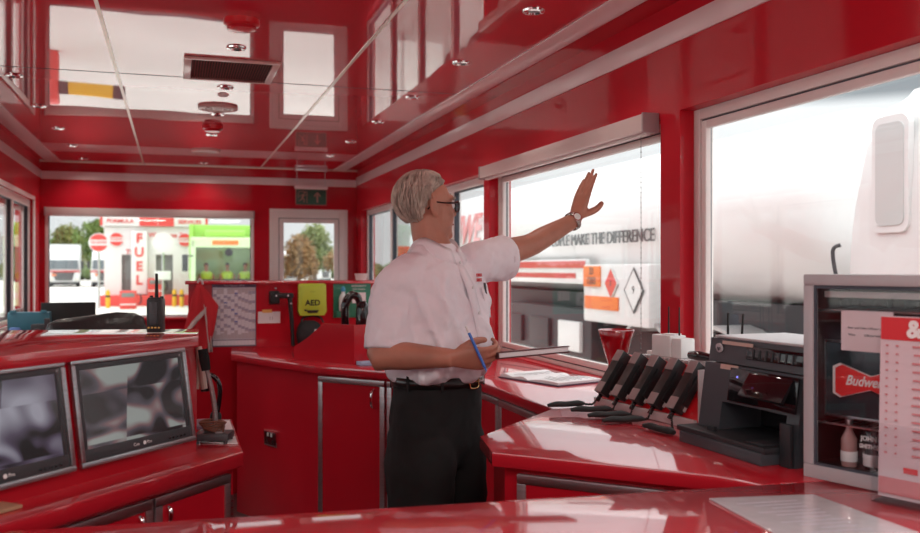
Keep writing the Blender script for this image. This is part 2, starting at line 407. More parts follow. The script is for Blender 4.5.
def detector(label,y,r):
    t=thing('smoke_detector',label,'smoke detector',(.26,y,ZCL))
    bm=B(); lathe(bm,[(r,0),(r,-.022),(r*.8,-.028),(r*.78,-.028),(r*.74,-.04),(r*.2,-.046),(.001,-.046)]); obj('housing',bm,m_red,t)
    bm=B(); lathe(bm,[(r*.8,-.029),(r*.83,-.036),(r*.78,-.040),(r*.73,-.036)]); obj('ring',bm,m_cab,t)
detector('large round red smoke detector in front of the ceiling grille',3.70,.072)
detector('small round red smoke detector behind the round vent',6.53,.07)
t=thing('sensor','small white disc sensor between downlight and round vent on ceiling','sensor',(.27,5.33,ZCL))
bm=B(); lathe(bm,[(.032,0),(.032,-.006),(.02,-.012),(.001,-.013)]); obj('cover',bm,m_strip,t)
# exit sign
t=thing('exit_sign','green emergency exit sign with running man and arrow hanging from ceiling','exit sign',(1.31,9.0,ZCL))
bm=B(); bb(bm,-.16,.16,-.03,.03,-.03,0,.004); obj('ceiling_plate',bm,m_steel,t)
for sx in (-.14,.14):
    bm=B(); cyl(bm,(sx,0,-.03),(sx,0,-.175),.003,seg=8); obj('hanging_wire',bm,m_steel,t)
bm=B(); bb(bm,-.165,.165,-.025,.025,-.21,-.172,.006); obj('lamp_bar',bm,m_strip,t)
m_green=mat('exit_green',(.012,.075,.045),.3); m_sym=mat('exit_symbol',(.42,.20,.17),.5)
bm=B(); bb(bm,-.155,.155,-.006,.006,-.37,-.21,.002); pl=obj('sign_plate',bm,m_green,t)
bm=B()
for a in ((-.155,.155,-.2105,-.216),(-.155,.155,-.364,-.3695),(-.155,-.149,-.216,-.364),(.149,.155,-.216,-.364)): bb(bm,a[0],a[1],-.009,-.006,a[3],a[2])
obj('sign_border',bm,m_sym,pl)
bm=B() # running man in a doorway, and arrow up
def bar2(bm,p,q,w,y=-.008):
    p=V((p[0],y,p[1]));q=V((q[0],y,q[1])); d=q-p; a=math.atan2(d.z,d.x)
    bx(bm,(p+q)/2,(d.length,.003,w),Mx.Rotation(-a,3,'Y'))
for p,q,w_ in (((-.075,-.262),(-.088,-.300),.018),((-.088,-.300),(-.066,-.315),.010),((-.066,-.315),(-.072,-.342),.009),((-.088,-.300),(-.104,-.322),.010),((-.104,-.322),(-.124,-.330),.008),((-.076,-.266),(-.056,-.276),.007),((-.056,-.276),(-.048,-.266),.006),((-.078,-.264),(-.100,-.270),.007),((-.100,-.270),(-.110,-.286),.006)): bar2(bm,p,q,w_)
cyl(bm,(-.066,-.0095,-.248),(-.066,-.0065,-.248),.0085,seg=14)
for p,q,w_ in (((-.042,-.235),(-.042,-.350),.006),((-.126,-.236),(-.042,-.236),.005),((-.126,-.236),(-.126,-.300),.005)): bar2(bm,p,q,w_)
obj('running_man',bm,m_sym,pl)
bm=B()
bar2(bm,(.062,-.345),(.062,-.255),.016); bar2(bm,(.064,-.242),(.030,-.282),.014); bar2(bm,(.060,-.242),(.094,-.282),.014)
obj('arrow',bm,m_sym,pl)
# ================= COUNTERS =================
ZT=.92
def inset_line(p,q,d):
    dx,dy=q[0]-p[0],q[1]-p[1]; l=math.hypot(dx,dy); n=(dy/l,-dx/l)   # outward for CCW polygons
    return (p[0]-n[0]*d,p[1]-n[1]*d),(q[0]-n[0]*d,q[1]-n[1]*d)
def worktop(label,poly,z=ZT,th=.04):
    bm=B(); prism(bm,poly,z-th,z,.006); return tag(obj('worktop',bm,m_top),label,'worktop')
def cabinet_body(name,label,poly,z1=ZT-.04,group=None):
    cx=sum(p[0] for p in poly)/len(poly); cy=sum(p[1] for p in poly)/len(poly)
    t=thing(name,label,'cabinet',(cx,cy,0),0,group)
    bm=B(); prism(bm,poly,.0,z1); obj('body',bm,m_cab,t,W=True)
    return t
def door(t,p,q,z0,z1,handle=None,fr=.028,side=1,lab=None):
    """framed door on the line p->q seen from its left side; p left, q right as seen from the front"""
    M=cf(p,q); l=math.hypot(q[0]-p[0],q[1]-p[1])
    bm=B(); bb(bm,fr*.6,l-fr*.6,-.012,-.0005,z0+fr*.6,z1-fr*.6); d=obj('door',xf(bm,M),m_cab,t,W=True)
    bm=B()
    for a in ((0,l,z0,z0+fr),(0,l,z1-fr,z1),(0,fr,z0+fr,z1-fr),(l-fr,l,z0+fr,z1-fr)): bb(bm,a[0],a[1],-.016,-.0005,a[2],a[3],.002)
    obj('edge_frame',xf(bm,M),m_alu,d,W=True)
    if handle:
        x,z,h=handle
        bm=B(); tube(bm,[(x,-.012,z-h/2),(x,-.012-h*.22,z-h*.35),(x,-.012-h*.28,z),(x,-.012-h*.22,z+h*.35),(x,-.012,z+h/2)],[.005,.006,.007,.006,.005],n=4)
        obj('handle',xf(bm,M),m_chrome,d,W=True)
    return d
# left/far counter
PL=[(.316,5.356),(.69,4.568),(.971,4.246),(1.285,3.86),(1.285,2.925),(1.80,2.925),(1.80,5.80),(.345,5.80)]
worktop('long angular glossy red worktop running from the half height partition along the window wall',PL)
pb=[(.35,5.37),(.715,4.60),(.99,4.285),(1.32,3.88),(1.32,2.94),(1.79,2.94),(1.79,5.79),(.38,5.79)]
t=cabinet_body('counter_cabinet','red angular counter cabinet with aluminium framed doors behind the man',pb)
door(t,(.715,4.60),(.99,4.285),.04,.865,handle=(.355,.775,.095))
door(t,(1.32,3.87),(1.32,3.56),.04,.865); door(t,(1.32,3.545),(1.32,2.96),.04,.865)
door(t,(1.0,4.273),(1.31,3.892),.04,.865)
# peninsula
worktop('angled red worktop of the peninsula carrying the radio charger and printer',[(.867,2.516),(.823,2.287),(1.245,1.868),(1.29,1.758),(1.80,1.715),(1.80,2.92),(1.27,2.92)])
pp=[(.905,2.50),(.865,2.30),(1.28,1.885),(1.32,1.74),(1.79,1.70),(1.79,2.91),(1.29,2.91)]
t=cabinet_body('counter_cabinet','red peninsula cabinet with aluminium framed panel beside the man\'s leg',pp)
door(t,(.895,2.27),(1.245,1.92),.04,.862,fr=.026)
# foreground
worktop('blurred pinkish red worktop across the bottom of the picture, nearest the camera',[(-.30,1.884),(-.36,1.83),(-.36,1.10),(1.80,1.10),(1.80,1.712),(1.29,1.755)])
cabinet_body('counter_cabinet','plain red cabinet under the worktop nearest the camera',[(-.34,1.13),(1.79,1.13),(1.79,1.69),(1.25,1.725),(-.34,1.85)])
# left desk
DK=[(.179,2.494),(.182,3.05),(-1.18,3.25),(-1.18,1.05),(-.375,1.05),(-.375,1.876)]
worktop('red desk top on the left carrying the monitor console and gooseneck microphone',DK)
dn=(.745,-.667); de=(.667,.745)
def dl(x,inn): return (.179+de[0]*x-dn[0]*inn,2.494+de[1]*x-dn[1]*inn)
t=cabinet_body('desk_cabinet','red desk cabinet on the left with aluminium framed doors',[dl(-.0,.035),(.15,3.0),(-1.17,3.2),(-1.17,1.1),(-.45,1.1),(-.45,1.84)])
door(t,dl(-.31,.0345),dl(-.027,.0345),.05,.865,handle=(.045,.815,.034),fr=.024)
door(t,dl(-.61,.0345),dl(-.318,.0345),.05,.865,handle=(.25,.815,.034),fr=.024)
# chequered ventilation strip at the desk's corner
bm=B(); M=cf(dl(-.024,.034),dl(0,.034))
for i in range(2):
    for j in range(14): bx(bm,(.007+i*.010,-.002,.56+j*.018),(.0085,.003,.015))
obj('vent_strip',xf(bm,M),m_steel,t,W=True)
# console with slanted face
a9=math.radians(9); P1=V((.062,2.531,ZT))
ex=V((.667,.745,0)).normalized(); by=V((-.745,.667,0)).normalized()
def con(x,s,y=0):   # along the face, up the slope, into the face
    up=V((by.x*math.sin(a9),by.y*math.sin(a9),math.cos(a9))); bk=ex.cross(up)*-1
    bk=V((by.x*math.cos(a9),by.y*math.cos(a9),-math.sin(a9)))
    return P1+ex*x+up*s+bk*y
t=thing('monitor_console','red slant faced desk console with two framed screens built in','console',tuple(P1))
bm=B(); lo=[con(0,0,.006),V((.066,2.84,ZT)),V((-1.18,3.10,ZT)),V((-1.18,1.16,ZT))]
hi=[con(.0,.285,.006),V((.066,2.84,1.2015)),V((-1.18,3.10,1.2015)),V((-1.18,1.21,1.2015))]
hi[0].z=1.2015
loft(bm,[lo,hi]); obj('body',bm,m_cab,t,W=True)
bm=B(); f0=con(.042,.30,-.012); prism(bm,[(f0.x,f0.y),(.072,2.875),(-1.18,3.14),(-1.18,1.19)],1.2,1.232,.004); obj('top_slab',bm,m_top,t,W=True)
def flatM(): 
    up=V((by.x*math.sin(a9),by.y*math.sin(a9),math.cos(a9))); bk=V((by.x*math.cos(a9),by.y*math.cos(a9),-math.sin(a9)))
    return Mx.Translation(P1)@Mx((ex,bk,up)).transposed().to_4x4()
def screen_mat(name,tint,seed,red):
    m=bpy.data.materials.new(name); m.use_nodes=True; q=m.node_tree; b=q.nodes['Principled BSDF']; n=q.nodes.new; l=q.links.new
    b.inputs['Base Color'].default_value=(.01,.01,.012,1); b.inputs['Roughness'].default_value=.12
    c=n('ShaderNodeTexCoord'); mp=n('ShaderNodeMapping'); mp.inputs['Scale'].default_value=(7.5,0,8.5); mp.inputs['Location'].default_value=(seed,0,.3); l(c.outputs['Object'],mp.inputs[0])
    fl=n('ShaderNodeVectorMath'); fl.operation='FLOOR'; l(mp.outputs[0],fl.inputs[0])
    sc=n('ShaderNodeVectorMath'); sc.operation='SCALE'; sc.inputs['Scale'].default_value=3.7; l(fl.outputs[0],sc.inputs[0])
    ad=n('ShaderNodeVectorMath'); l(sc.outputs[0],ad.inputs[0]); l(mp.outputs[0],ad.inputs[1])
    no=n('ShaderNodeTexNoise'); no.inputs['Scale'].default_value=.9; no.inputs['Detail'].default_value=0; no.inputs['Distortion'].default_value=2.2; l(ad.outputs[0],no.inputs['Vector'])
    rp=n('ShaderNodeValToRGB'); e=rp.color_ramp.elements; e[0].position=.36; e[0].color=(.035,.028,.028,1); e[1].position=.66; e[1].color=(*tint,1)
    k=e.new(.47); k.color=(tint[0]*.28,tint[1]*.22,tint[2]*.28,1)
    if red: k=e.new(.53); k.color=(.30,.16,.17,1)
    l(no.outputs['Fac'],rp.inputs[0]); l(rp.outputs[0],b.inputs['Emission Color']); b.inputs['Emission Strength'].default_value=.4
    return m
for i,(x1,tint,seed,red,lab) in enumerate(((-.010,(.50,.53,.50),2.3,True,'screen with grey green swirls and a dash of red'),(-.414,(.55,.52,.62),9.1,False,'screen with grey and violet swirls'))):
    x0=x1-.388; M=flatM()
    bm=B(); w_=.013
    for a in ((x0,x1,.034,.034+w_),(x0,x1,.288-w_,.288),(x0,x0+w_,.034+w_,.288-w_),(x1-w_,x1,.034+w_,.288-w_)): bb(bm,a[0],a[1],-.010,.002,a[2],a[3],.003)
    sc_=obj('screen_frame',xf(bm,M),m_alu,t,W=True)
    bm=B(); X0,X1,S0,S1=x0+w_,x1-w_,.034+w_,.288-w_; b_=.014
    for a in ((X0,X1,S0,S0+.028),(X0,X1,S1-b_,S1),(X0,X0+b_,S0+.028,S1-b_),(X1-b_,X1,S0+.028,S1-b_)): bb(bm,a[0],a[1],-.004,.006,a[2],a[3],.001)
    obj('bezel',xf(bm,M),m_dark,sc_,W=True)
    bm=B(); bb(bm,X0+b_,X1-b_,-.0025,.004,S0+.028,S1-b_); cx,cz=(X0+X1)/2,(S0+S1)/2
    o=obj('screen',xf(bm,M),screen_mat('swirled_screen_%d'%(i+1),tint,seed,red),sc_,W=True); o['label']=lab
    # object-space coordinates of the screen follow its own plane
    for k in range(5):
        bm=B(); bb(bm,X1-.022-k*.014-.007,X1-.022-k*.014,-.0052,-.0038,S0+.006,S0+.011,.0005); obj('button',xf(bm,M),m_gblack,sc_,W=True)
    bm=B(); cyl(bm,M@V((cx+.012,-.0040,S0+.013)),M@V((cx+.012,-.0048,S0+.013)),.0050,seg=16); obj('logo_disc',bm,m_ltext,sc_,W=True)
    text('logo_lettering','Con',.011,m_ltext,sc_,M@V((cx-.016,-.0045,S0+.013)),ex,M.to_3x3()@V((0,0,1)),.0003,W=True)
    text('logo_lettering','Pro',.011,m_ltext,sc_,M@V((cx+.028,-.0045,S0+.013)),ex,M.to_3x3()@V((0,0,1)),.0003,W=True)
    bm=B(); cyl(bm,M@V((X1-.008,-.0042,S1-.008)),M@V((X1-.008,-.0050,S1-.008)),.0035,seg=14); obj('round_badge',bm,m_grey,sc_,W=True)
# ---- things on the console and the desk ----
def handheld(name,label,loc,rz):
    t=thing(name,label,'radio',loc,rz)
    bm=B(); bx(bm,(0,0,.050),(.046,.030,.098),bev=.005); bx(bm,(0,0,.098),(.040,.024,.010),bev=.003); obj('body',bm,m_black,t)
    bm=B(); cyl(bm,(-.013,0,.096),(-.013,0,.108),.005,seg=14); obj('knob',bm,m_rubber,t)
    bm=B(); cyl(bm,(.017,0,.096),(.017,0,.106),.005,seg=14); obj('knob',bm,m_rubber,t)
    bm=B(); tube(bm,[(.002,0,.095),(.002,0,.12),(.002,0,.172)],[.006,.005,.004],seg=12); obj('antenna',bm,m_rubber,t)
    bm=B(); bx(bm,(0,-.0175,.058),(.024,.006,.062),bev=.002); bx(bm,(0,-.021,.040),(.018,.004,.03),bev=.0015); obj('belt_clip',bm,m_dark,t)
    g=mat('gold_contact',(.75,.45,.12),.3,metal=1)
    for k in range(4):
        bm=B(); bx(bm,(-.015+k*.010,-.0165,.016),(.005,.002,.004)); obj('contact',bm,g,t)
    return t
handheld('two_way_radio','black two way radio with upright antenna standing on the console top',(-.050,2.74,1.232),-.35)
# telephone handset hooked on the console's right end
t=thing('wall_handset','pale beige handset hooked on the right end of the monitor console','handset',(.085,2.80,1.04))
m_beige=mat('beige_plastic',(.55,.42,.36),.45)
bm=B(); tube(bm,[(.070,2.775,1.185),(.074,2.772,1.16),(.080,2.77,1.10),(.086,2.768,1.06)],[.014,.018,.019,.016],seg=12,n=4,flat=.6); obj('grip',bm,m_beige,t,W=True)
bm=B(); bb(bm,.063,.072,2.765,2.80,1.06,1.165,.003); obj('cradle',bm,m_beige,t,W=True)
bm=B(); bb(bm,.075,.10,2.775,2.80,1.05,1.09,.004); obj('clip',bm,m_gblack,t,W=True)
# gooseneck microphone
t=thing('desk_microphone','black paging microphone on bent grey gooseneck with square base on desk corner','microphone',(.110,2.66,ZT),TH*-1)
bm=B(); bx(bm,(0,0,.020),(.098,.075,.020),bev=.004); 
for sx in (-.04,.04):
    for sy in (-.028,.028): cyl(bm,(sx,sy,0),(sx,sy,.012),.006,seg=12)
obj('base',bm,m_dark,t)
bm=B(); tube(bm,[(.000,.01,.03),(-.001,.01,.09),(-.010,.01,.15),(-.022,.01,.200),(-.026,.01,.214)],[.008,.0075,.007,.0065,.0065],n=5,seg=12); obj('gooseneck',bm,mat('gooseneck_grey',(.30,.25,.25),.35,metal=.6,bump=.5,bscale=60,stretch=(1,1,6)),t)
bm=B(); tube(bm,[(-.026,.01,.205),(-.031,.01,.235),(-.036,.01,.266)],[.0125,.0150,.0135],seg=16,n=4); obj('windscreen',bm,mat('foam',(.008,.008,.009),.95,bump=.6,bscale=300),t)
bm=B(); bx(bm,(.02,-.012,.0315),(.022,.03,.004),bev=.001); obj('talk_button',bm,m_grey,t)
bm=B()
for k in range(5):
    pts=[]; 
    for j in range(15):
        a=2*PI*j/14+k; pts.append((-.006+math.cos(a)*(.026+.003*k%3),.006+math.sin(a)*(.020+.002*(k%2)),.036+.0055*k+.003*math.sin(2*a+k)))
    tube(bm,pts,.0028,seg=8)
tube(bm,[(.02,.0,.05),(.03,-.01,.048),(.032,-.025,.034)],.0028,n=5,seg=8)
obj('brown_cord',bm,mat('brown_cord',(.16,.06,.035),.6,bump=.4,bscale=200),t)['label']='brown cord coiled on the base'
# papers behind mic
bm=B(); prism(bm,[(.075,2.66),(.172,2.60),(.172,3.00),(.085,3.03)],ZT+.001,ZT+.004); tag(obj('paper_sheet',bm,m_paper),'white sheet lying under the gooseneck microphone on the desk','paper')
bm=B(); bx(bm,(.10,2.93,ZT+.009),(.09,.14,.010),Mx.Rotation(.1,3,'Z'),.002); tag(obj('notepad',bm,mat('lilac_cover',(.16,.11,.16),.5)),'small dark lilac notepad on the white sheet behind the microphone','notepad')
t=thing('black_headset','black curved cable headset hanging behind the console\'s right end','headset',(.10,2.93,.99))
bm=B(); tube(bm,[(.075,2.90,1.075),(.11,2.90,1.085),(.135,2.90,1.055),(.135,2.905,1.0),(.125,2.91,.945)],.0075,n=6,seg=10); obj('band',bm,m_gblack,t,W=True)
bm=B(); sph(bm,(.125,2.91,.952),(.018,.014,.022)); obj('ear_cup',bm,m_rubber,t,W=True)
# kraft folder and clipboard sheet at bottom left on desk
t=thing('document_folder','brown folder with printed sheet at the desk\'s near left edge','folder',(-.455,1.905,ZT+.001),math.atan2(.745,.667))
bm=B(); bx(bm,(0.06,.035,.004),(.30,.11,.007),bev=.001); obj('cover',bm,mat('kraft',(.42,.25,.15),.7),t)
bm=B(); bx(bm,(.03,.04,.009),(.22,.08,.002)); pg=obj('sheet',bm,m_paper,t)
for k in range(5):
    bm=B(); bx(bm,(.03,.065-.012*k,.0104),(.18-.02*(k%3),.003,.0004)); obj('printed_line',bm,m_ink,pg)
# ================= PARTITION AND WHAT HANGS ON IT =================
YP=5.8
t=thing('partition_wall','waist high red partition holding planner and defibrillator','partition',(.9,YP+.03,0))
bm=B(); bb(bm,.085,1.79,YP,YP+.035,0,1.318); obj('panel',bm,m_wall,t,W=True)
bm=B(); bb(bm,.065,1.795,YP-.025,YP+.06,1.318,1.34,.004); obj('cap_rail',bm,m_top,t,W=True)
for xx in (.62,1.14):
    bm=B(); cyl(bm,(xx,YP-.001,1.29),(xx,YP-.006,1.29),.006,seg=12); obj('screw_cover',bm,m_steel,t,W=True)
bm=B(); cyl(bm,(.115,YP-.001,.74),(.115,YP-.018,.74),.012,seg=16); obj('round_knob',bm,m_steel,t,W=True)
yp=YP-.001
# year planner
t=thing('year_planner','grey blue year planner chart pinned on the red partition','calendar',(.36,YP-.004,1.12))
m_pl=mat('planner_paper',(.55,.53,.60),.6); m_plb=mat('planner_dark_band',(.10,.08,.13),.6); m_pc=[mat('planner_light',(.72,.70,.74),.6),mat('planner_greyblue',(.36,.34,.44),.6),mat('planner_warm',(.50,.44,.46),.6),mat('planner_blue',(.12,.16,.45),.6)]
bm=B(); bb(bm,.226,.496,yp-.003,yp,.925,1.320); obj('chart',bm,m_pl,t,W=True)
bm=B(); bb(bm,.226,.496,yp-.0045,yp-.003,1.298,1.320); b_=obj('title_band',bm,m_plb,t,W=True)
bm=B(); bb(bm,.226,.496,yp-.0045,yp-.003,.925,.932); bb(bm,.226,.230,yp-.0045,yp-.003,.932,1.298); bb(bm,.492,.496,yp-.0045,yp-.003,.932,1.298); bb(bm,.23,.492,yp-.0045,yp-.003,.966,.969); obj('border',bm,m_plb,t,W=True)
text('title','Year Planner 2018',.017,m_pl,b_,(.36,yp-.005,1.309),(1,0,0),(0,0,1),.0003,W=True)
rr=random.Random(3); cells=[B() for _ in range(4)]
for i in range(12):
    off=rr.randrange(7)
    for j in range(37):
        x0=.234+i*.0215; z0=1.29-j*.0085
        k=1 if (j+off)%7 in (5,6) else (2 if (j+off)%7==0 and rr.random()<.5 else 0)
        if rr.random()<.03: k=3
        if j<off*.6 or j>30+off*.5: k=2
        bb(cells[k],x0,x0+.0195,yp-.004,yp-.003,z0-.0072,z0)
for i in range(12): bb(cells[0],.234+i*.0215,.2535+i*.0215,yp-.004,yp-.003,.936,.962)
for bm,m_,nm in zip(cells,m_pc,('day_cells','weekend_cells','month_cells','marked_cells')):
    o=obj(nm,bm,m_,t,W=True)
# note + bracket
t=thing('pinned_note','small white note pinned beside the year planner','note',(.58,yp,1.11))
bm=B(); bb(bm,.508,.648,yp-.002,yp,1.068,1.142); s_=obj('sheet',bm,m_paper,t,W=True)
bm=B(); bb(bm,.535,.595,yp-.004,yp-.002,1.135,1.155); obj('yellow_sticker',bm,mat('sticky_yellow',(.75,.45,.12),.6),t,W=True)
text('handwriting','11',.03,m_grey,s_,(.59,yp-.003,1.10),(1,0,0),(0,0,1),.0003,W=True)
t=thing('mounting_bracket','black jointed bracket fixed to partition between note and defibrillator','arm',(.67,yp,1.1))
bm=B(); bb(bm,.575,.64,yp-.05,yp,1.19,1.275,.01); cyl(bm,(.605,yp-.05,1.235),(.605,yp-.075,1.235),.028,seg=18); obj('mount',bm,m_black,t,W=True)
bm=B(); bb(bm,.60,.725,yp-.07,yp-.035,1.228,1.262,.008); obj('upper_arm',bm,m_black,t,W=True)
bm=B(); tube(bm,[(.70,yp-.05,1.25),(.715,yp-.05,1.08),(.722,yp-.05,.925)],[.016,.013,.011],seg=10); obj('lower_arm',bm,m_black,t,W=True)
for c in ((.615,1.245),(.688,1.245),(.706,1.195)):
    bm=B(); cyl(bm,(c[0],yp-.070,c[1]),(c[0],yp-.078,c[1]),.006,seg=12); obj('bolt',bm,m_chrome,t,W=True)
# AED
m_lime=mat('lime_case',(.50,.66,.05),.4,coat=.2); m_lime2=mat('lime_case_dark',(.30,.45,.03),.4)
t=thing('defibrillator','lime green wall cabinet with black AED lettering on the partition','defibrillator',(.845,yp,1.2))
bm=B(); prism(bm,[(-.088,.10),(-.075,.108),(.075,.108),(.088,.10),(.092,-.07),(.078,-.098),(-.078,-.098),(-.092,-.07)],0,.055,.010)
M=Mx.Translation((.846,yp,1.212))@Mx.Rotation(PI/2,4,'X'); c_=obj('case',xf(bm,M),m_lime,t,W=True)
bm=B(); prism(bm,[(-.072,.092),(.072,.092),(.074,-.05),(-.074,-.05)],.054,.060,.003); obj('lid',xf(bm,M),m_lime,c_,W=True)
bm=B(); prism(bm,[(-.040,-.062),(.040,-.062),(.030,-.080),(-.030,-.080)],.054,.062,.003); obj('handle_slot',xf(bm,M),m_black,c_,W=True)
text('lettering','AED',.050,m_black,c_,(.846,yp-.062,1.196),(1,0,0),(0,0,1),.0006,bold=.0012,W=True)
bm=B(); cyl(bm,(.80,yp-.055,1.15),(.80,yp-.062,1.15),.006,seg=14); obj('status_light',bm,m_black,c_,W=True)
text('small_mark','AED+',.014,m_lime2,c_,(.846,yp-.0615,1.268),(1,0,0),(0,0,1),.0004,W=True)
t=thing('equipment_bag','black bag hanging under the lime defibrillator','bag',(.83,yp-.04,1.0))
bm=B(); loft(bm,[ell((.825,yp-.055,z),(1,0,0),(0,1,0),a,b,24,.7) for z,a,b in ((.925,.05,.035),(.94,.075,.05),(.99,.083,.053),(1.04,.078,.045),(1.07,.06,.025),(1.085,.03,.01))]); obj('pouch',bm,mat('black_nylon',(.012,.012,.014),.7,bump=.5,bscale=20),t,W=True,smooth=True)
bm=B(); tube(bm,[(.775,yp-.05,1.07),(.79,yp-.03,1.10),(.845,yp-.02,1.113),(.90,yp-.03,1.10),(.915,yp-.05,1.07)],.006,n=5); obj('strap',bm,m_black,t,W=True)
bm=B(); bx(bm,(.87,yp-.106,1.02),(.04,.006,.022),bev=.002); obj('tag',bm,m_paper,t,W=True)
# eyewash station
m_gst=mat('first_aid_green',(.01,.20,.11),.4,coat=.2)
t=thing('eyewash_station','green eyewash station panel with bottle on the partition','first aid station',(1.1,yp,1.21))
bm=B(); bb(bm,.987,1.235,yp-.012,yp,1.095,1.322,.006); obj('backboard',bm,m_gst,t,W=True)
bm=B(); bb(bm,1.0,1.09,yp-.05,yp-.012,1.10,1.14,.006); obj('holder',bm,m_gst,t,W=True)
bm=B(); lathe(bm,[(.001,1.142),(.026,1.142),(.028,1.16),(.028,1.225),(.020,1.245),(.012,1.255),(.012,1.27)],(1.045,yp-.045,0)); bo=obj('bottle',bm,mat('eyewash_bottle',(.62,.72,.72),.25),t,W=True)
bm=B(); lathe(bm,[(.015,1.268),(.015,1.285),(.006,1.30),(.001,1.30)],(1.045,yp-.045,0)); obj('cap',bm,mat('cyan_cap',(.05,.30,.50),.4),bo,W=True)
bm=B(); bb(bm,1.11,1.20,yp-.016,yp-.012,1.19,1.26); obj('instruction_card',bm,m_paper,t,W=True)
text('lettering','EMERGENCY',.017,m_ltext,t,(1.155,yp-.0135,1.302),(1,0,0),(0,0,1),.0005,W=True)
text('lettering','EYE WASH',.017,m_ltext,t,(1.155,yp-.0135,1.280),(1,0,0),(0,0,1),.0005,W=True)
bm=B()
prism(bm,[(-.012,-.004),(-.004,-.004),(-.004,-.012),(.004,-.012),(.004,-.004),(.012,-.004),(.012,.004),(.004,.004),(.004,.012),(-.004,.012),(-.004,.004),(-.012,.004)],0,.001)
obj('cross',xf(bm,Mx.Translation((1.045,yp-.073,1.20))@Mx.Rotation(PI/2,4,'X')),m_gst,bo,W=True)
# white cup on rail
t=thing('paper_tray','small white paper tray on the partition rail next to the man','tray',(1.175,YP+.01,1.34))
bm=B(); lathe(bm,[(.001,.0),(.034,.0),(.043,.042),(.045,.044),(.041,.044),(.032,.006),(.001,.006)]); obj('tray_body',bm,m_white,t)
# raised splash panel on the counter
t=thing('counter_upstand','raised red upstand panel with sloping left corner on the counter','upstand',(.8,4.7,ZT))
A_=V((.62,4.90,ZT)); D_=V((.885-.62,4.56-4.90,0)); Ld=D_.length; D_.normalize()
prof=[(0,0),(0,.073),(.21*Ld+.01,.125),(.50*Ld,.205),(Ld*1.0,.205),(Ld*1.0,0)]
bm=B(); nrm=V((-D_.y,D_.x,0)); plate(bm,[A_+D_*x+V((0,0,z)) for x,z in prof],nrm,.022); obj('sloped_panel',bm,m_cab,t,W=True)
E_=A_+D_*Ld
bm=B(); D2=V((.45,.16,0)).normalized(); plate(bm,[E_,E_+D2*.45,E_+D2*.45+V((0,0,.205)),E_+V((0,0,.205))],V((-D2.y,D2.x,0)),.022); obj('return_panel',bm,m_cab,t,W=True)
bm=B(); bx(bm,(.96,4.53,ZT+.011),(.12,.07,.018),Mx.Rotation(.2,3,'Z'),.003); tag(obj('notebook',bm,mat('pale_blue_cover',(.35,.45,.62),.5)),'pale blue pad lying by the red upstand near the man','notepad')
t=thing('desk_telephone_handset','pair of black curved phone handsets upright behind the red upstand','handset',(.98,5.05,ZT))
bm=B(); tube(bm,[(.935,5.04,ZT),(.925,5.04,1.16),(.93,5.04,1.22),(.96,5.04,1.265),(1.0,5.04,1.25),(1.01,5.04,1.20)],[.026,.026,.028,.028,.026,.02],n=5,seg=16,flat=.85); obj('curved_handset',bm,m_gblack,t,W=True)
bm=B(); tube(bm,[(1.02,5.0,ZT),(1.02,5.0,1.15),(1.02,5.0,1.20),(1.018,5.0,1.232)],[.04,.04,.036,.015],n=4,seg=20); obj('round_handset',bm,m_gblack,t,W=True)
# wall socket on cabinet end
M=cf((.35,5.37),(.715,4.60)); 
t=thing('power_socket','chrome double power socket on the end of the angular counter','socket',tuple(M@V((.385,-.006,.48))),math.atan2(4.60-5.37,.715-.35))
bm=B(); bx(bm,(0,0,0),(.135,.010,.088),bev=.004); obj('faceplate',bm,m_chrome,t)
bm=B(); bx(bm,(0,-.0055,0),(.115,.002,.068)); ins=obj('insert',bm,m_gblack,t)
for sx in (-.03,.03):
    bm=B(); bx(bm,(sx,-.0075,-.012),(.006,.003,.010)); bx(bm,(sx-.011,-.0075,-.024),(.009,.003,.005)); bx(bm,(sx+.011,-.0075,-.024),(.009,.003,.005)); obj('socket_holes',bm,m_rubber,ins)
    bm=B(); bx(bm,(sx*.6,-.0085,.020),(.012,.005,.02),bev=.001); obj('switch',bm,m_white,ins)
# small floor bolt cap
# hanging red flag / jacket
t=thing('hanging_flag','crumpled red flag with grey bands hanging from the partition\'s end','flag',(.16,YP-.05,1.3))
m_flag=mat('red_cloth',(.55,.02,.03),.8,bump=.3,bscale=60); m_fband=mat('grey_reflective_band',(.50,.42,.40),.45)
def cloth(nm,m_,xs,zs,fold,y0,dy=0.0):
    bm=B(); nx,nz_=22,18; g=[]
    for j in range(nz_+1):
        v=j/nz_; row=[]
        for i in range(nx+1):
            u=i/nx; xl=xs(0,v); xr=xs(1,v)
            x=xl+(xr-xl)*u; z=zs(u,v)
            y=y0-dy-.018*v*(1+math.sin(u*fold+v*1.5))-.012*math.sin(u*fold*2.1+1)*v
            row.append(bm.verts.new((x,y,z)))
        g.append(row)
    for j in range(nz_):
        for i in range(nx): bm.faces.new((g[j][i],g[j][i+1],g[j+1][i+1],g[j+1][i]))
    o=obj(nm,bm,m_,t,W=True,smooth=True); s=o.modifiers.new('thick','SOLIDIFY'); s.thickness=.004; return o
yF=YP-.03
cloth('flag_cloth',m_flag,lambda u,v:(.135-.115*v**.8 if u==0 else .165+.10*min(1,v*2.2)-.05*max(0,v-.45)),lambda u,v:1.32-(.48+.10*math.sin(u*3))*v*(1.1-.5*u*u if u>.6 else 1),9,yF)
cloth('grey_band',m_fband,lambda u,v:(.175 if u==0 else .200)+.03*v,lambda u,v:1.20-.30*v,4,yF,.010)
cloth('grey_band',m_fband,lambda u,v:(.080 if u==0 else .19),lambda u,v:1.11+.02*u-.035*v+.10*(u-.5),5,yF,.014)
bm=B(); tube(bm,[(.14,yF-.01,1.33),(.15,yF-.025,1.35),(.165,yF-.015,1.34),(.17,yF-.005,1.32)],.006,n=4); obj('white_tie',bm,m_paper,t,W=True)
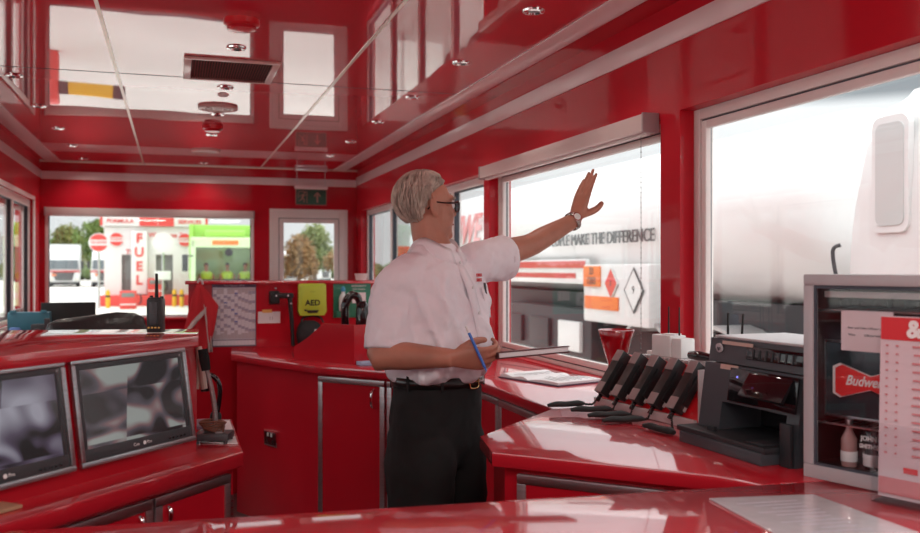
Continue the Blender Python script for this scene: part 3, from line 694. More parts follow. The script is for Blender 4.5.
# ---------- back area ----------
t=thing('office_chair','black leather high backed office chair behind the console','chair',(-.37,4.95,0),.18)
m_leath=mat('black_leather',(.012,.012,.013),.38,coat=.3,coat_rough=.2,bump=.25,bscale=45)
bm=B()
rings=[]
for z,wd,yy,th_ in ((.50,.20,-.02,.04),(.60,.235,-.01,.05),(.80,.245,.02,.055),(1.0,.25,.05,.05),(1.10,.248,.07,.045),(1.145,.235,.08,.038),(1.168,.19,.085,.026),(1.176,.10,.087,.01)):
    rings.append([(wd*math.cos(a)*(1 if abs(math.cos(a))<.98 else 1),yy+th_*math.sin(a),z+ (.012*math.cos(a) if z>1.1 else 0)) for a in [2*PI*k/28 for k in range(28)]])
loft(bm,rings); obj('backrest',bm,m_leath,t,smooth=True)
bm=B(); loft(bm,[ell((0,-.25,z),(1,0,0),(0,1,0),a,b,28,.7) for z,a,b in ((.40,.22,.22),(.42,.26,.25),(.48,.265,.26),(.505,.23,.22))]); obj('seat',bm,m_leath,t,smooth=True)
for sx in (-.27,.27):
    bm=B(); tube(bm,[(sx,-.02,.55),(sx*1.02,-.05,.68),(sx*1.02,-.30,.68),(sx,-.33,.44)],.018,n=5); obj('armrest',bm,m_black,t)
bm=B(); cyl(bm,(0,-.22,.10),(0,-.22,.40),.028); obj('gas_column',bm,m_chrome,t)
for k in range(5):
    a=2*PI*k/5; c=V((.29*math.cos(a),-.22+.29*math.sin(a),0))
    bm=B(); tube(bm,[(0,-.22,.12),(c.x,c.y,.085)],[.024,.016]); lg=obj('leg',bm,m_black,t)
    bm=B(); cyl(bm,(c.x-.012,c.y,.032),(c.x+.012,c.y,.032),.032,seg=20); cyl(bm,(c.x,c.y,.04),(c.x,c.y,.085),.008); obj('caster',bm,m_rubber,lg)
# rear desk
t=thing('rear_desk','low red desk under the left and back windows','desk',(-.7,7.8,0))
bm=B(); prism(bm,[(-1.18,6.9),(-.35,6.9),(-.35,9.06),(-1.18,9.06)],.72,.76,.004); obj('desk_top',bm,m_top,t,W=True)
bm=B(); bb(bm,-1.16,-1.12,6.95,9.0,0,.72); obj('side_panel',bm,m_cab,t,W=True)
bm=B(); bb(bm,-.41,-.37,6.95,9.0,0,.72); obj('side_panel',bm,m_cab,t,W=True)
t=thing('computer_monitor','black computer monitor seen from behind on the rear desk','monitor',(-.76,7.35,.76),.12)
bm=B(); bb(bm,-.19,.19,-.02,.02,.10,.40,.008); obj('display_back',bm,m_rubber,t)
bm=B(); bb(bm,-.03,.03,.0,.03,.01,.2,.004); obj('stand',bm,m_black,t)
bm=B(); bb(bm,-.11,.11,-.09,.09,0,.012,.004); obj('foot',bm,m_black,t)
t=thing('toolbox','teal plastic case beside the black monitor','case',(-1.0,7.15,.76))
m_teal=mat('teal_case',(.05,.19,.25),.45)
bm=B(); bb(bm,-.14,.14,-.06,.06,.18,.34,.01); bb(bm,-.13,.13,-.055,.055,0,.18,.01); obj('case_shell',bm,m_teal,t)
for sx in (-.1,.1):
    bm=B(); bb(bm,sx-.02,sx+.02,-.068,-.058,.33,.355,.003); obj('latch',bm,m_teal,t)
t=thing('black_camera','dark handheld device leaning on the teal case','device',(-.90,7.0,.76))
bm=B(); bb(bm,-.07,.06,-.03,.04,.12,.26,.012); cyl(bm,(-.03,-.03,.2),(-.03,-.075,.2),.03); bb(bm,.02,.055,-.05,.02,.22,.30,.006); obj('body',bm,m_dark,t)
bm=B(); bb(bm,-.05,.05,-.03,.04,0,.12,.01); obj('base',bm,m_black,t)
bm=B(); loft(bm,[ell((-1.07,6.97,z),(1,0,0),(0,1,0),a,a*.7,20) for z,a in ((.762,.04),(.80,.065),(.90,.07),(.96,.05),(1.0,.03))]); tag(obj('blue_pouch',bm,mat('blue_fabric',(.08,.16,.38),.7,bump=.4,bscale=30),smooth=True),'dull blue fabric pouch in the corner by the chair','pouch')
# ================= THINGS ON THE RIGHT COUNTERS =================
# radio charger wedge
e1=V((.07,-.62,0)).normalized(); bk=V((-e1.y,e1.x,0)); O=V((1.475,2.965,ZT))
def CM(o=O,lean=0):
    up=(V((0,0,1))*math.cos(lean)+bk*math.sin(lean)); b2=(bk*math.cos(lean)-V((0,0,1))*math.sin(lean))
    return Mx.Translation(o)@Mx((e1,b2,up)).transposed().to_4x4()
t=thing('radio_charger','red wedge shaped charging rack holding five slanted radios','charger',tuple(O))
M=CM()
m_acr=mat('milky_acrylic',(.55,.48,.48),.2,coat=.5)
bm=B(); pr=[(0,0),(.02,.0),(.142,.178),(.122,.178)]
loft(bm,[[(x,y,z) for y,z in pr] for x in (0,.56)]); obj('slanted_board',xf(bm,M),m_red,t,W=True)
bm=B(); bb(bm,.12,.56,.145,.25,0,.176,.003); obj('rear_box',xf(bm,M),m_red,t,W=True)
bm=B(); bb(bm,.08,.565,.125,.255,.178,.187,.002); tp=obj('top_tray',xf(bm,M),m_acr,t,W=True)
bm=B()
for k in range(18): bx(bm,(.10+k*.0262,.124,.182),(.012,.006,.014))
obj('clear_ribs',xf(bm,M),m_acr,tp,W=True)
bm=B(); bb(bm,.565,.572,.0,.255,0,.186,.002); obj('side_plate',xf(bm,M),m_acr,t,W=True)
bm=B(); bb(bm,.0,.565,-.014,-.002,.0,.030,.002); obj('front_lip',xf(bm,M),m_acr,t,W=True)
lean=math.radians(35)
m_lab=mat('grey_radio_label',(.30,.23,.23),.35,coat=.3); m_blk2=mat('radio_black',(.016,.015,.016),.4,coat=.2)
def slanted_radio():
    t=thing('two_way_radio','','radio',(0,0,0))
    # local: x across, y back, z up the slope
    bm=B(); bb(bm,-.021,.021,-.046,-.004,.028,.205,.004); obj('body',bm,m_blk2,t)
    bm=B(); bb(bm,-.026,.030,-.030,-.004,.055,.165,.004); obj('battery',bm,m_black,t)
    bm=B(); bb(bm,-.0195,.0195,-.0485,-.045,.160,.205,.001); obj('top_label',bm,m_lab,t)['label']='grey top label'
    bm=B(); bb(bm,-.0195,.0195,-.0485,-.045,.028,.070,.001); obj('lower_label',bm,m_lab,t)['label']='grey lower label'
    bm=B(); bb(bm,-.010,.004,-.030,-.020,.0,.030,.001); obj('contact_tab',bm,m_gblack,t)
    bm=B(); bb(bm,-.024,.024,-.012,-.002,.04,.09,.002); obj('holder',bm,m_acr,t)
    return t
r0=slanted_radio()
pos=['farthest left','second from the left','middle one','fourth from the left','nearest the printer']
for i in range(5):
    xx=.045+i*.104
    o=O+e1*xx+V((0,0,.006))-bk*.006
    R3=CM(o,lean); lb=f'black radio with grey end labels in the charging rack, {pos[i]} of five'
    rt=r0 if i==0 else dup(r0,(0,0,0),0,None,None)
    rt.location=R3.to_translation(); rt.rotation_euler=R3.to_euler(); rt['label']=lb; rt['group']='slanted radios in the charging rack'
# fist microphones with cords lying before the rack
def fist(label,p,rz,q,L=.14):
    t=thing('fist_microphone',label,'microphone',(p[0],p[1],ZT),rz,'black fist microphones on the counter')
    bm=B(); tube(bm,[(-L/2,0,.012),(-L/4,0,.015),(0,0,.013),(L/3,0,.014),(L/2,0,.012)],[.008,.014,.013,.015,.009],n=4,seg=14,flat=.75); obj('body',bm,m_rubber,t)
    a=V((L/2,0,.012)); M=Mx.LocRotScale(t.location,t.rotation_euler,None).inverted(); b=M@V(q)
    bm=B(); pts=[]
    n=60; mid=(a+b)/2+V((0,0,-.01))
    for k in range(n+1):
        u=k/n; c=a.lerp(b,u)-V((0,0,.02*math.sin(PI*u))) ; c.z=max(c.z,.006)
        pts.append(c+V((.0,.0035*math.cos(k*1.9),.0035*math.sin(k*1.9)+.003)))
    tube(bm,pts,.0018,seg=6); obj('coiled_cord',bm,m_rubber,t)
    return t
fm=[(('long black fist microphone lying farthest left before the rack'),(1.335,2.93),.35,0),(('black fist microphone lying beneath the second radio'),(1.37,2.80),.15,1),(('black fist microphone lying beneath the third radio'),(1.375,2.68),.2,2),(('black fist microphone lying beneath the fourth radio, most forward'),(1.375,2.58),.25,3),(('black fist microphone tucked between fifth radio and printer tray'),(1.40,2.40),-1.1,4)]
for lb,p,rz,i in fm:
    q=O+e1*(.045+i*.104)-bk*.02+V((0,0,.035)); fist(lb,p,rz-TH,q)
# white access point box with two antennas on the rack's tray
def CP(x,y,z): return M@V((x,y,z))
M=CM()
t=thing('white_router_box','small white box with upright antennas on top of the charging rack','box',tuple(CP(.19,.19,.187)),math.atan2(e1.y,e1.x))
bm=B(); bb(bm,-.07,.035,-.035,.035,0,.075,.004); obj('housing',bm,m_white,t)
bm=B(); bb(bm,.038,.09,-.03,.03,0,.068,.004); obj('second_housing',bm,m_white,t)
for sx in (-.03,.03):
    bm=B(); cyl(bm,(sx,.01,.072),(sx,.01,.175),.0035,.0025,seg=10); obj('antenna',bm,m_rubber,t)
bm=B(); bx(bm,(.0,.0,.0775),(.05,.05,.004),Mx.Rotation(.4,3,'Z')); obj('folded_note',bm,m_paper,t)
t=thing('key_lanyard','bunch of tags with red key fob lying by white box','keys',tuple(CP(.112,.19,.187)))
bm=B(); tube(bm,[(0,0,.004),(.02,.01,.03),(.03,0,.05),(.04,.01,.03),(.03,.02,.004)],.003,n=5,seg=8); obj('cord',bm,m_upvc,t)
bm=B(); sph(bm,(.012,-.012,.014),(.010,.006,.014)); obj('red_fob',bm,m_red,t)
bm=B(); bx(bm,(-.02,.0,.008),(.05,.02,.014),Mx.Rotation(.3,3,'Z'),.003); obj('tag',bm,m_upvc,t)
# black handset on tray near printer
bm=B(); tube(bm,[CP(.32,.17,.203),CP(.37,.165,.205),CP(.44,.165,.203)],[.014,.017,.012],seg=14,n=4); tag(obj('black_handset',bm,m_gblack),'black handheld lying on the rack\'s top tray beside the printer','device')
# vase
t=thing('vase','glossy red flared vase on worktop by the window','vase',(1.685,3.215,ZT))
bm=B(); lathe(bm,[(.001,0),(.050,0),(.052,.008),(.038,.05),(.032,.09),(.034,.12),(.050,.17),(.060,.21),(.073,.252),(.071,.254),(.057,.21),(.046,.17),(.030,.12),(.028,.09),(.001,.05)]); obj('vase_body',bm,mat('red_glaze',(.35,.006,.012),.1,coat=1),t,smooth=True)
# open book
t=thing('open_logbook','open white ring book lying on the counter beneath the window','book',(1.60,3.68,ZT),-1.25)
bm=B(); bb(bm,-.20,.20,-.135,.135,0,.006,.001); obj('cover',bm,mat('navy_cover',(.10,.06,.10),.5),t)
for s_ in (-1,1):
    bm=B(); rg=[]
    for k in range(13):
        u=k/12; z=.008+.014*math.sin(min(1,u*1.6)*PI*.5)*(1-.45*u)+ (.006*math.sin(u*9) if s_<0 else 0); rg.append([(s_*(.004+u*.19),-.128,.006),(s_*(.004+u*.19),.128,.006),(s_*(.004+u*.19),.128,z),(s_*(.004+u*.19),-.128,z)])
    loft(bm,rg); pg=obj('page_block',bm,m_paper,t)
    bm=B()
    for k in range(9): bx(bm,(s_*.105,.10-.024*k,.0205 if k%2 else .0203),(.14-.03*((k*7)%3),.004,.0006),Mx.Rotation(s_*.06,3,'Y'))
    obj('writing',bm,m_grey,pg)
# printer
e2=V((.02,-.41,0)).normalized(); O2=V((1.448,2.268,ZT))
M2=Mx.Translation(O2)@Mx((e2,V((-e2.y,e2.x,0)),V((0,0,1)))).transposed().to_4x4()
m_prn=mat('slate_plastic',(.050,.056,.066),.38,var=.04,coat=.15); m_prn2=mat('slate_dark',(.022,.024,.028),.4)
t=thing('printer','large dark slate multifunction printer with tilted touch screen and paper tray','printer',tuple(O2),math.atan2(e2.y,e2.x))
W_=.405
def side(x,dy=0): return [(x,0+dy,.0),(x,.0+dy,.05),(x,.032+dy,.23),(x,.30,.23),(x,.30,0)]
bm=B()
# body with an output recess: lower-left block, lower band, upper block
def slab(z0,z1,y0,y1,x0,x1,k=0.14):
    loft(bm,[[(x0,y0+z0*k,z0),(x1,y0+z0*k,z0),(x1,y1,z0),(x0,y1,z0)],[(x0,y0+z1*k,z1),(x1,y0+z1*k,z1),(x1,y1,z1),(x0,y1,z1)]])
slab(0,.045,0,.30,0,W_); slab(.045,.125,0,.30,0,.095); slab(.045,.125,0,.30,.36,W_); slab(.045,.125,.16,.30,.095,.36); slab(.125,.228,0,.30,0,W_)
obj('body',bm,m_prn,t)
bm=B(); slab(.046,.124,.152,.158,.096,.359,0); obj('output_slot',bm,m_gblack,t)
bm=B(); slab(.231,.298,.006,.30,.006,W_-.006,.14); lid=obj('scanner_lid',bm,m_prn,t)
bm=B(); bb(bm,.02,W_-.01,.05,.30,.2985,.306,.003); obj('light_lid_edge',bm,mat('pale_grey_lid',(.55,.55,.56),.35),lid)
bm=B(); bx(bm,(.285,.040,.268),(.22,.006,.036),Mx.Rotation(-.14,3,'X'),.002); fe=obj('feeder_slot',bm,m_gblack,lid)
bm=B()
for k in range(7): bx(bm,(.205+k*.026,.036,.266),(.004,.004,.026),Mx.Rotation(-.14,3,'X'))
obj('feeder_ribs',bm,m_dark,fe)
bm=B(); bx(bm,(.135,.0395,.2885),(.13,.003,.010),Mx.Rotation(-.14,3,'X')); obj('paper_label',bm,m_beige,lid)
bm=B(); bx(bm,(.115,.0275,.222),(.075,.003,.014),Mx.Rotation(-.14,3,'X')); obj('paper_label',bm,m_beige,t)
bm=B(); cyl(bm,(.055,.042,.272),(.055,.036,.271),.013,seg=24); lg=obj('logo_disc',bm,mat('logo_grey',(.55,.57,.60),.3),lid)
text('logo','hp',.017,m_prn,lg,(.055,.0355,.271),(1,0,0),(0,.14,1),.0005,shear=.3,bold=.0004)
bm=B(); bx(bm,(.265,.016,.178),(.27,.006,.092),Mx.Rotation(-.14,3,'X'),.003); pn=obj('control_panel',bm,m_gblack,t)
bm=B(); bx(bm,(.30,.0,.187),(.17,.012,.070),Mx.Rotation(-.62,3,'X'),.003); scn=obj('touch_screen',bm,m_gblack,t)
bm=B(); bx(bm,(.30,-.0055,.184),(.14,.002,.052),Mx.Rotation(-.62,3,'X')); obj('display',bm,mat('screen_red_reflection',(.06,.004,.006),.08,coat=1,emit=(.10,.004,.006),es=.6),scn)  # red reflection put into the screen's colour and a weak glow
bm=B(); cyl(bm,(.215,-.022,.208),(.215,-.024,.208),.0025,seg=10); obj('blue_light',bm,mat('blue_led',(.1,.1,.9),.3,emit=(.25,.25,1),es=1.5),scn)
bm=B(); bb(bm,-.02,.36,-.055,.15,.030,.046,.004); tr=obj('paper_tray',bm,m_prn2,t)
bm=B(); bb(bm,.0,.355,-.060,.0,.0,.032,.004); obj('tray_front',bm,m_prn,tr)
bm=B(); bb(bm,.28,.345,-.045,.14,.0465,.052,.003); obj('paper_guide',bm,m_prn2,tr)
bm=B(); bx(bm,(.10,-.02,.052),(.03,.012,.014),bev=.002); obj('paper_stop',bm,m_prn2,tr)
bm=B(); bb(bm,.365,W_,-.012,.0,.0,.11,.004); obj('lower_door',bm,m_prn2,t)
# small black router with antennas beside printer
t=thing('wireless_router','black wireless router with two thin antennas next to the printer lid','router',tuple(CP(.49,.21,.187)),-PI/2)
bm=B(); bb(bm,-.05,.05,-.02,.02,.0,.028,.004); obj('housing',bm,m_dark,t)
for sx in (-.035,.035):
    bm=B(); cyl(bm,(sx,.0,.026),(sx+(.012 if sx>0 else 0),.0,.165),.005,.0035,seg=10); obj('antenna',bm,m_rubber,t)
# ---------- glass door cooler ----------
e3=V((.3,-.954,0)).normalized(); O3=V((1.441,1.796,ZT)); b3=V((-e3.y,e3.x,0))
m_cool=mat('cooler_grey_frame',(.42,.41,.43),.35,coat=.3); m_cin=mat('cooler_dark_inside',(.05,.018,.02),.35)
t=thing('drinks_cooler','grey framed glass door counter top drinks cooler at the right edge','fridge',tuple(O3),math.atan2(e3.y,e3.x))
CW,CD,CH=.36,.19,.485
bm=B()
bb(bm,0,.012,.022,CD,0,CH,.002); bb(bm,CW-.012,CW,.022,CD,0,CH,.002); bb(bm,.012,CW-.012,CD-.012,CD,0,CH); bb(bm,.012,CW-.012,.022,CD-.012,0,.03); bb(bm,.012,CW-.012,.022,CD-.012,CH-.012,CH)
obj('cabinet',bm,m_cool,t)
bm=B(); bb(bm,.013,CW-.013,CD-.015,CD-.0125,.03,CH-.013); obj('back_liner',bm,m_cin,t)
for xa,xb in ((.0125,.0145),(CW-.0145,CW-.0125)):
    bm=B(); bb(bm,xa,xb,.024,CD-.016,.03,CH-.013); obj('side_liner',bm,m_cin,t)
bm=B(); bb(bm,.015,CW-.015,.024,CD-.016,.0305,.0325); obj('floor_liner',bm,m_cin,t)
bm=B(); f_=.026
for a in ((0,CW,0,f_+.006),(0,CW,CH-f_,CH),(0,f_,f_+.006,CH-f_),(CW-f_,CW,f_+.006,CH-f_)): bb(bm,a[0],a[1],0,.022,a[2],a[3],.003)
dr=obj('door_frame',bm,m_cool,t)
bm=B(); bb(bm,f_,CW-f_,.008,.014,f_+.006,CH-f_); obj('door_glass',bm,m_dglass,dr)
bm=B()
for a in ((f_,CW-f_,f_+.006,f_+.012),(f_,CW-f_,CH-f_-.008,CH-f_),(f_,f_+.006,f_+.012,CH-f_-.008),(CW-f_-.006,CW-f_,f_+.012,CH-f_-.008)): bb(bm,a[0],a[1],.004,.008,a[2],a[3])
obj('door_seal',bm,m_seal,dr)
for zz in (.13,.40):
    bm=B()
    for k in range(14): cyl(bm,(.025+k*.0235,.035,zz),(.025+k*.0235,CD-.02,zz),.0015,seg=6)
    cyl(bm,(.015,.035,zz),(CW-.015,.035,zz),.0025,seg=8); cyl(bm,(.015,CD-.02,zz),(CW-.015,CD-.02,zz),.0025,seg=8)
    obj('wire_shelf',bm,m_steel,t)
bm=B(); bb(bm,.03,CW-.03,.04,.05,.43,.445,.002); obj('light_strip',bm,m_white,t)
def C3(x,y,z): return O3+e3*x+b3*y+V((0,0,z))
rc=math.atan2(e3.y,e3.x)
# illuminated sign board inside
t=thing('beer_sign','red bow tie beer sign reading Budweiser on a framed board inside the cooler','sign',tuple(C3(.135,.07,.142)),rc)
bm=B(); bb(bm,-.125,.115,.0,.012,0,.185,.003); bd=obj('board',bm,mat('sign_board_dark',(.03,.05,.06),.25,coat=.5),t)
bm=B()
for a in ((-.125,.115,.0,.006),(-.125,.115,.179,.185),(-.125,-.119,.006,.179),(.109,.115,.006,.179)): bb(bm,a[0],a[1],-.004,0,a[2],a[3],.001)
obj('board_frame',bm,m_steel,bd)
bow=[(-.105,.055),(-.105,.125),(-.085,.135),(0,.108),(.085,.135),(.105,.125),(.105,.055),(.085,.045),(0,.072),(-.085,.045)]
def bowtie(sc,y0,y1):
    bm=B(); M_=Mx.Rotation(PI/2,4,'X'); prism(bm,[(x*sc,(z-.09)*sc) for x,z in bow],y0,y1); xf(bm,M_); bmesh.ops.translate(bm,vec=(0,0,.09),verts=bm.verts); return bm
o=obj('bow_tie_edge',bowtie(.92,.004,.008),m_ltext,t)
o=obj('bow_tie',bowtie(.83,.008,.012),mat('sign_red',(.60,.02,.02),.3,emit=(.5,.02,.02),es=.15),t)
text('lettering','Budweiser',.033,m_ltext,o,(0,-.0135,.092),(1,0,0),(0,0,1),.0008,shear=.35,bold=.0006,sx=.86)
for i,(x,nm) in enumerate(((.085,'slim clear bottle with pale label left inside the cooler'),(.145,'dark can with white lettering beside the clear bottle in the cooler'))):
    if i==0:
        t=thing('bottle',nm,'bottle',tuple(C3(x,.055,.033)),rc)
        bm=B(); lathe(bm,[(.001,0),(.017,0),(.018,.005),(.018,.065),(.008,.085),(.0075,.105),(.001,.105)]); obj('glass_body',bm,mat('bottle_glass',(.45,.25,.24),.1,coat=.5),t)
        bm=B(); lathe(bm,[(.0185,.012),(.0188,.013),(.0188,.035),(.0185,.036)],seg=24); obj('label',bm,m_paper,t)
        bm=B(); lathe(bm,[(.0085,.098),(.0095,.1),(.0095,.110),(.001,.111)]); obj('bottle_cap',bm,m_steel,t)
    else:
        t=thing('drink_can',nm,'can',tuple(C3(x,.065,.033)),rc)
        bm=B(); lathe(bm,[(.001,0),(.022,0),(.027,.008),(.027,.088),(.022,.096),(.001,.095)]); obj('can_body',bm,m_gblack,t)
        bm=B(); lathe(bm,[(.0272,.01),(.0275,.011),(.0275,.036),(.0272,.037)]); obj('white_band',bm,m_paper,t)
        text('lettering','JOHN',.015,m_ltext,t,(0,-.029,.074),(1,0,0),(0,0,1),.0005,bold=.0005); text('lettering','SMITH\'S',.013,m_ltext,t,(0,-.029,.056),(1,0,0),(0,0,1),.0005,bold=.0005)
for i,(x,l) in enumerate(((.10,.12),(.27,.14))):
    bm=B(); tube(bm,[C3(x-l/2,.10,.418),C3(x,.10,.422),C3(x+l/2,.10,.418)],[.012,.018,.012],n=4,seg=14); tag(obj('wrapped_pack',bm,mat('dark_wrap',(.03,.028,.03),.35,bump=.8,bscale=60)),('black wrapped pack on the top shelf, left behind the note','black wrapped pack on the top shelf behind the leaflet')[i],'pack','packs on the cooler\'s top shelf')
# note on the cooler glass
t=thing('taped_note','pale pink typed note taped on the cooler glass','note',tuple(C3(.158,.006,.355)),rc)
bm=B(); bb(bm,-.062,.062,-.0015,0,-.045,.047); pg=obj('sheet',bm,mat('pale_pink_paper',(.62,.55,.58),.6),t)
text('typing','Beer and Cider 3.00 per can',.0075,m_ink,pg,(-.002,-.002,.008),(1,0,0),(0,0,1),.0002); text('typing','Wine          3.00 per bottle',.0075,m_ink,pg,(-.002,-.002,-.008),(1,0,0),(0,0,1),.0002)
# leaflet stand at right edge
t=thing('leaflet_holder','clear acrylic stand holding tall price leaflets at the right edge','leaflet holder',tuple(C3(.224,-.075,0)),math.atan2(e3.y,e3.x))
bm=B(); bb(bm,-.004,.20,-.012,-.008,0,.17); bb(bm,-.004,0,-.008,.05,0,.17); bb(bm,.196,.20,-.008,.05,0,.17); bb(bm,.0,.196,-.008,.05,0,.004); obj('acrylic_pocket',bm,m_dglass,t)
bm=B(); bx(bm,(.098,.012,.205),(.188,.004,.385),Mx.Rotation(-.03,3,'X')); lf=obj('leaflet',bm,mat('leaflet_paper',(.66,.56,.60),.5),t)
def lb(x0,x1,z0,z1,m_,nm):
    bm=B(); bx(bm,((x0+x1)/2,.0085+ ((z0+z1)/2-.205)*.03,(z0+z1)/2),(x1-x0,.0012,z1-z0),Mx.Rotation(-.03,3,'X')); return obj(nm,bm,m_,lf)
m_pk=mat('leaflet_pink',(.62,.22,.24),.5)
lb(.006,.190,.347,.395,m_rtext,'red_header'); lb(.006,.190,.02,.055,m_pk,'pink_footer')
text('crest','&',.05,m_ltext,lf,(.08,.0095,.370),(1,0,0),(0,0,1),.0005,bold=.002)
bm=B(); rr=random.Random(5)
for k in range(14):
    for xx,w__ in ((.018,.006),(.040,.006),(.075,.03),(.13,.05)):
        bx(bm,(xx+w__/2,.0065+((.335-k*.0175)-.205)*.03,.335-k*.0175),(w__*(.7+.3*rr.random()),.0012,.0035))
obj('price_lines',bm,m_pk,lf)
bm=B(); bx(bm,(.075,.004,.075),(.03,.0012,.012)); obj('card_mark',bm,m_rtext,lf)
# laminated sheet on the front worktop
t=thing('laminated_sheet','shiny laminated white sheet lying on the nearest worktop','sheet',(1.22,1.55,ZT))
bm=B(); prism(bm,[(1.101,1.675),(1.071,1.40),(1.335,1.34),(1.338,1.636)],ZT+.0008,ZT+.0028); pg=obj('sheet',bm,mat('laminate_white',(.82,.80,.84),.15,coat=1,coat_ior=1.8,coat_rough=.05,bump=.2,bscale=9),t,W=True)
bm=B()
for k in range(10): bx(bm,(1.20+.01*(k%3),1.61-k*.024,ZT+.0030),(.14-.03*(k%3),.004,.0004),Mx.Rotation(-.1,3,'Z'))
obj('faint_print',bm,mat('faint_grey_print',(.45,.43,.50),.5),pg,W=True)
# ================= THE MAN =================
KM=3.09
man=thing('person','grey haired man in white short sleeved shirt and black trousers waving at the window','person',(.869,2.966,0),-TH)
def J(px,py,k=KM): return V(((px-460)/F_PX*k+.076,k-KM,1.42+(268-py)/F_PX*k))
F=V((.82,-.57,0)).normalized(); Lf=V((-F.y,F.x,0))       # facing, and his left
m_skin=mat('skin',(.46,.20,.135),.5,var=.16,vscale=9,bump=.12,bscale=160,bdist=.002)
m_shirt=mat('white_shirt_cotton',(.86,.83,.88),.8,bump=.35,bscale=9,bdist=.03,stretch=(1.3,1.3,.7))
m_trou=mat('black_trouser_cloth',(.008,.0075,.008),.85,bump=.35,bscale=6,bdist=.02)
m_hair=mat('grey_hair',(.36,.29,.24),.6,var=.5,vscale=26,stretch=(1,1,.25),bump=.8,bscale=90)
def remesh(o,v,sm=4,disp=None):
    r=o.modifiers.new('remesh','REMESH'); r.mode='VOXEL'; r.voxel_size=v; r.use_smooth_shade=True
    s=o.modifiers.new('smooth','SMOOTH'); s.factor=.5; s.iterations=sm
# ---- body ----
bm=B()
def ring(c,a,b,X=Lf,Y=F,n=26,pw=1): return ell(c,X,Y,a,b,n,pw)
C0=J(437,380); base=V((C0.x-.005,0,0))
def P(z,f=0,l=0): return base+F*f+Lf*l+V((0,0,z))
# torso core (under clothes)
loft(bm,[ring(P(z,f),a,b) for z,f,a,b in ((.86,0,.13,.10),(.95,0,.145,.105),(1.05,.01,.145,.11),(1.2,.012,.150,.115),(1.33,.005,.155,.10),(1.42,.0,.135,.07),(1.47,-.005,.09,.06))])
# neck
H0=J(426.5,207.5)                     # head centre
HF=V((.90,.44,0)).normalized(); HR=V((HF.y,-HF.x,0))   # head's facing and its right side (towards camera)
tube(bm,[P(1.42,-.005),P(1.47,.0),H0+V((.010,.0,-.10)),H0+V((0,0,-.03))],[.075,.062,.060,.058],seg=22,n=3)
def Hd(r,f,z): return H0+HR*r+HF*f+V((0,0,z))
HM=Mx((HR,HF,V((0,0,1)))).transposed()
sph(bm,Hd(0,-.012,.028),(.073,.096,.086),28,HM)
sph(bm,Hd(0,.032,-.020),(.064,.068,.090),24,HM)
sph(bm,Hd(0,.038,-.075),(.052,.056,.042),20,HM)
sph(bm,Hd(0,.078,-.093),(.026,.020,.020),16,HM)
sph(bm,Hd(0,.070,.035),(.052,.026,.016),16,HM)            # brow
for s_ in (-1,1):
    sph(bm,Hd(s_*.040,.062,-.028),(.022,.022,.020),14,HM) # cheek
    # ear
    sph(bm,Hd(s_*.079,-.008,.0),(.010,.019,.033),16,HM@Mx.Rotation(.15,3,'X')@Mx.Rotation(s_*.35,3,'Z')); sph(bm,Hd(s_*.074,.0,-.026),(.009,.011,.014),12,HM)
loft(bm,[ell(Hd(0,f,z),HR,V((0,0,1)),a,b,12) for f,z,a,b in ((.075,.0,.010,.028),(.094,-.010,.012,.022),(.108,-.018,.014,.012),(.112,-.022,.008,.007))]) # nose
sph(bm,Hd(0,.088,-.052),(.020,.012,.008),14,HM); sph(bm,Hd(0,.086,-.064),(.018,.011,.008),14,HM)   # lips
# right arm
RS=J(397,268,2.98); RE=J(380,355,2.90); RW=J(452,358,2.82); 
tube(bm,[RS+V((.05,.05,-.02)),RS+V((.015,.015,-.045)),(RS+RE)/2,RE,RE.lerp(RW,.12),RE.lerp(RW,.4),RE.lerp(RW,.8),RW],[.045,.052,.050,.043,.046,.045,.034,.029],seg=20,n=3)
# left arm
LS=J(470,262,3.20); LE=J(528,246,3.34); LW=J(575,220,3.46)
tube(bm,[LS-V((.04,.03,0.01)),LS-V((0,0,.01)),LS.lerp(LE,.5),LE,LE.lerp(LW,.3),LE.lerp(LW,.75),LW],[.045,.052,.052,.043,.042,.033,.028],seg=20,n=3)
# hands
def hand(W,U,Np,side,curl,thumb,scale=1.0,spread=.05):
    """W wrist, U finger direction, Np palm normal, side: thumb direction sign computed"""
    U=U.normalized(); Np=(Np-U*Np.dot(U)).normalized(); T=side.normalized(); T=(T-U*T.dot(U)-Np*T.dot(Np)).normalized(); s=scale
    loft(bm,[ell(W+U*(d*s)+Np*(o_*s),T,Np,a*s,b*s,18,.85) for d,a,b,o_ in ((-.02,.026,.020,0),(.01,.029,.019,0),(.045,.038,.017,.002),(.080,.041,.014,.001),(.098,.038,.011,0))])
    sph(bm,W+(U*.035+T*.026+Np*.012)*s,.017*s,14)
    lens=[(.030,.098,(.040,.026,.022),.0090),(.010,.102,(.045,.030,.023),.0092),(-.011,.099,(.041,.028,.022),.0088),(-.031,.090,(.033,.022,.019),.0080)]
    for k,(t_,d_,ls,r_) in enumerate(lens):
        p=W+(U*(d_-.030)+T*t_)*s; pts=[p]; rad=[r_*1.0*s]
        a=0; dirp=(U+T*(t_*spread*18)).normalized(); p=W+(U*d_+T*t_)*s; pts.append(p); rad.append(r_*1.08*s)
        for q,l in enumerate(ls):
            a+=curl[k][q]; v=dirp*math.cos(a)+Np*math.sin(a)
            p=p+v*l*s; pts.append(p); rad.append(r_*(1.0-.09*(q+1))*s)
        tube(bm,pts,rad,seg=12,n=2); sph(bm,pts[-1],rad[-1]*1.0,10)
    # thumb: leaves the side of the palm near its base
    p=W+(U*.022+T*.022+Np*.006)*s; pts=[p]; rad=[.013*s]
    for (cu,ct,cn),l,r_ in thumb:
        v=(U*cu+T*ct+Np*cn).normalized(); p=p+v*l*s; pts.append(p); rad.append(r_*s)
    tube(bm,pts,rad,seg=12,n=2); sph(bm,pts[-1],rad[-1],10)
    return W+U*.10*s
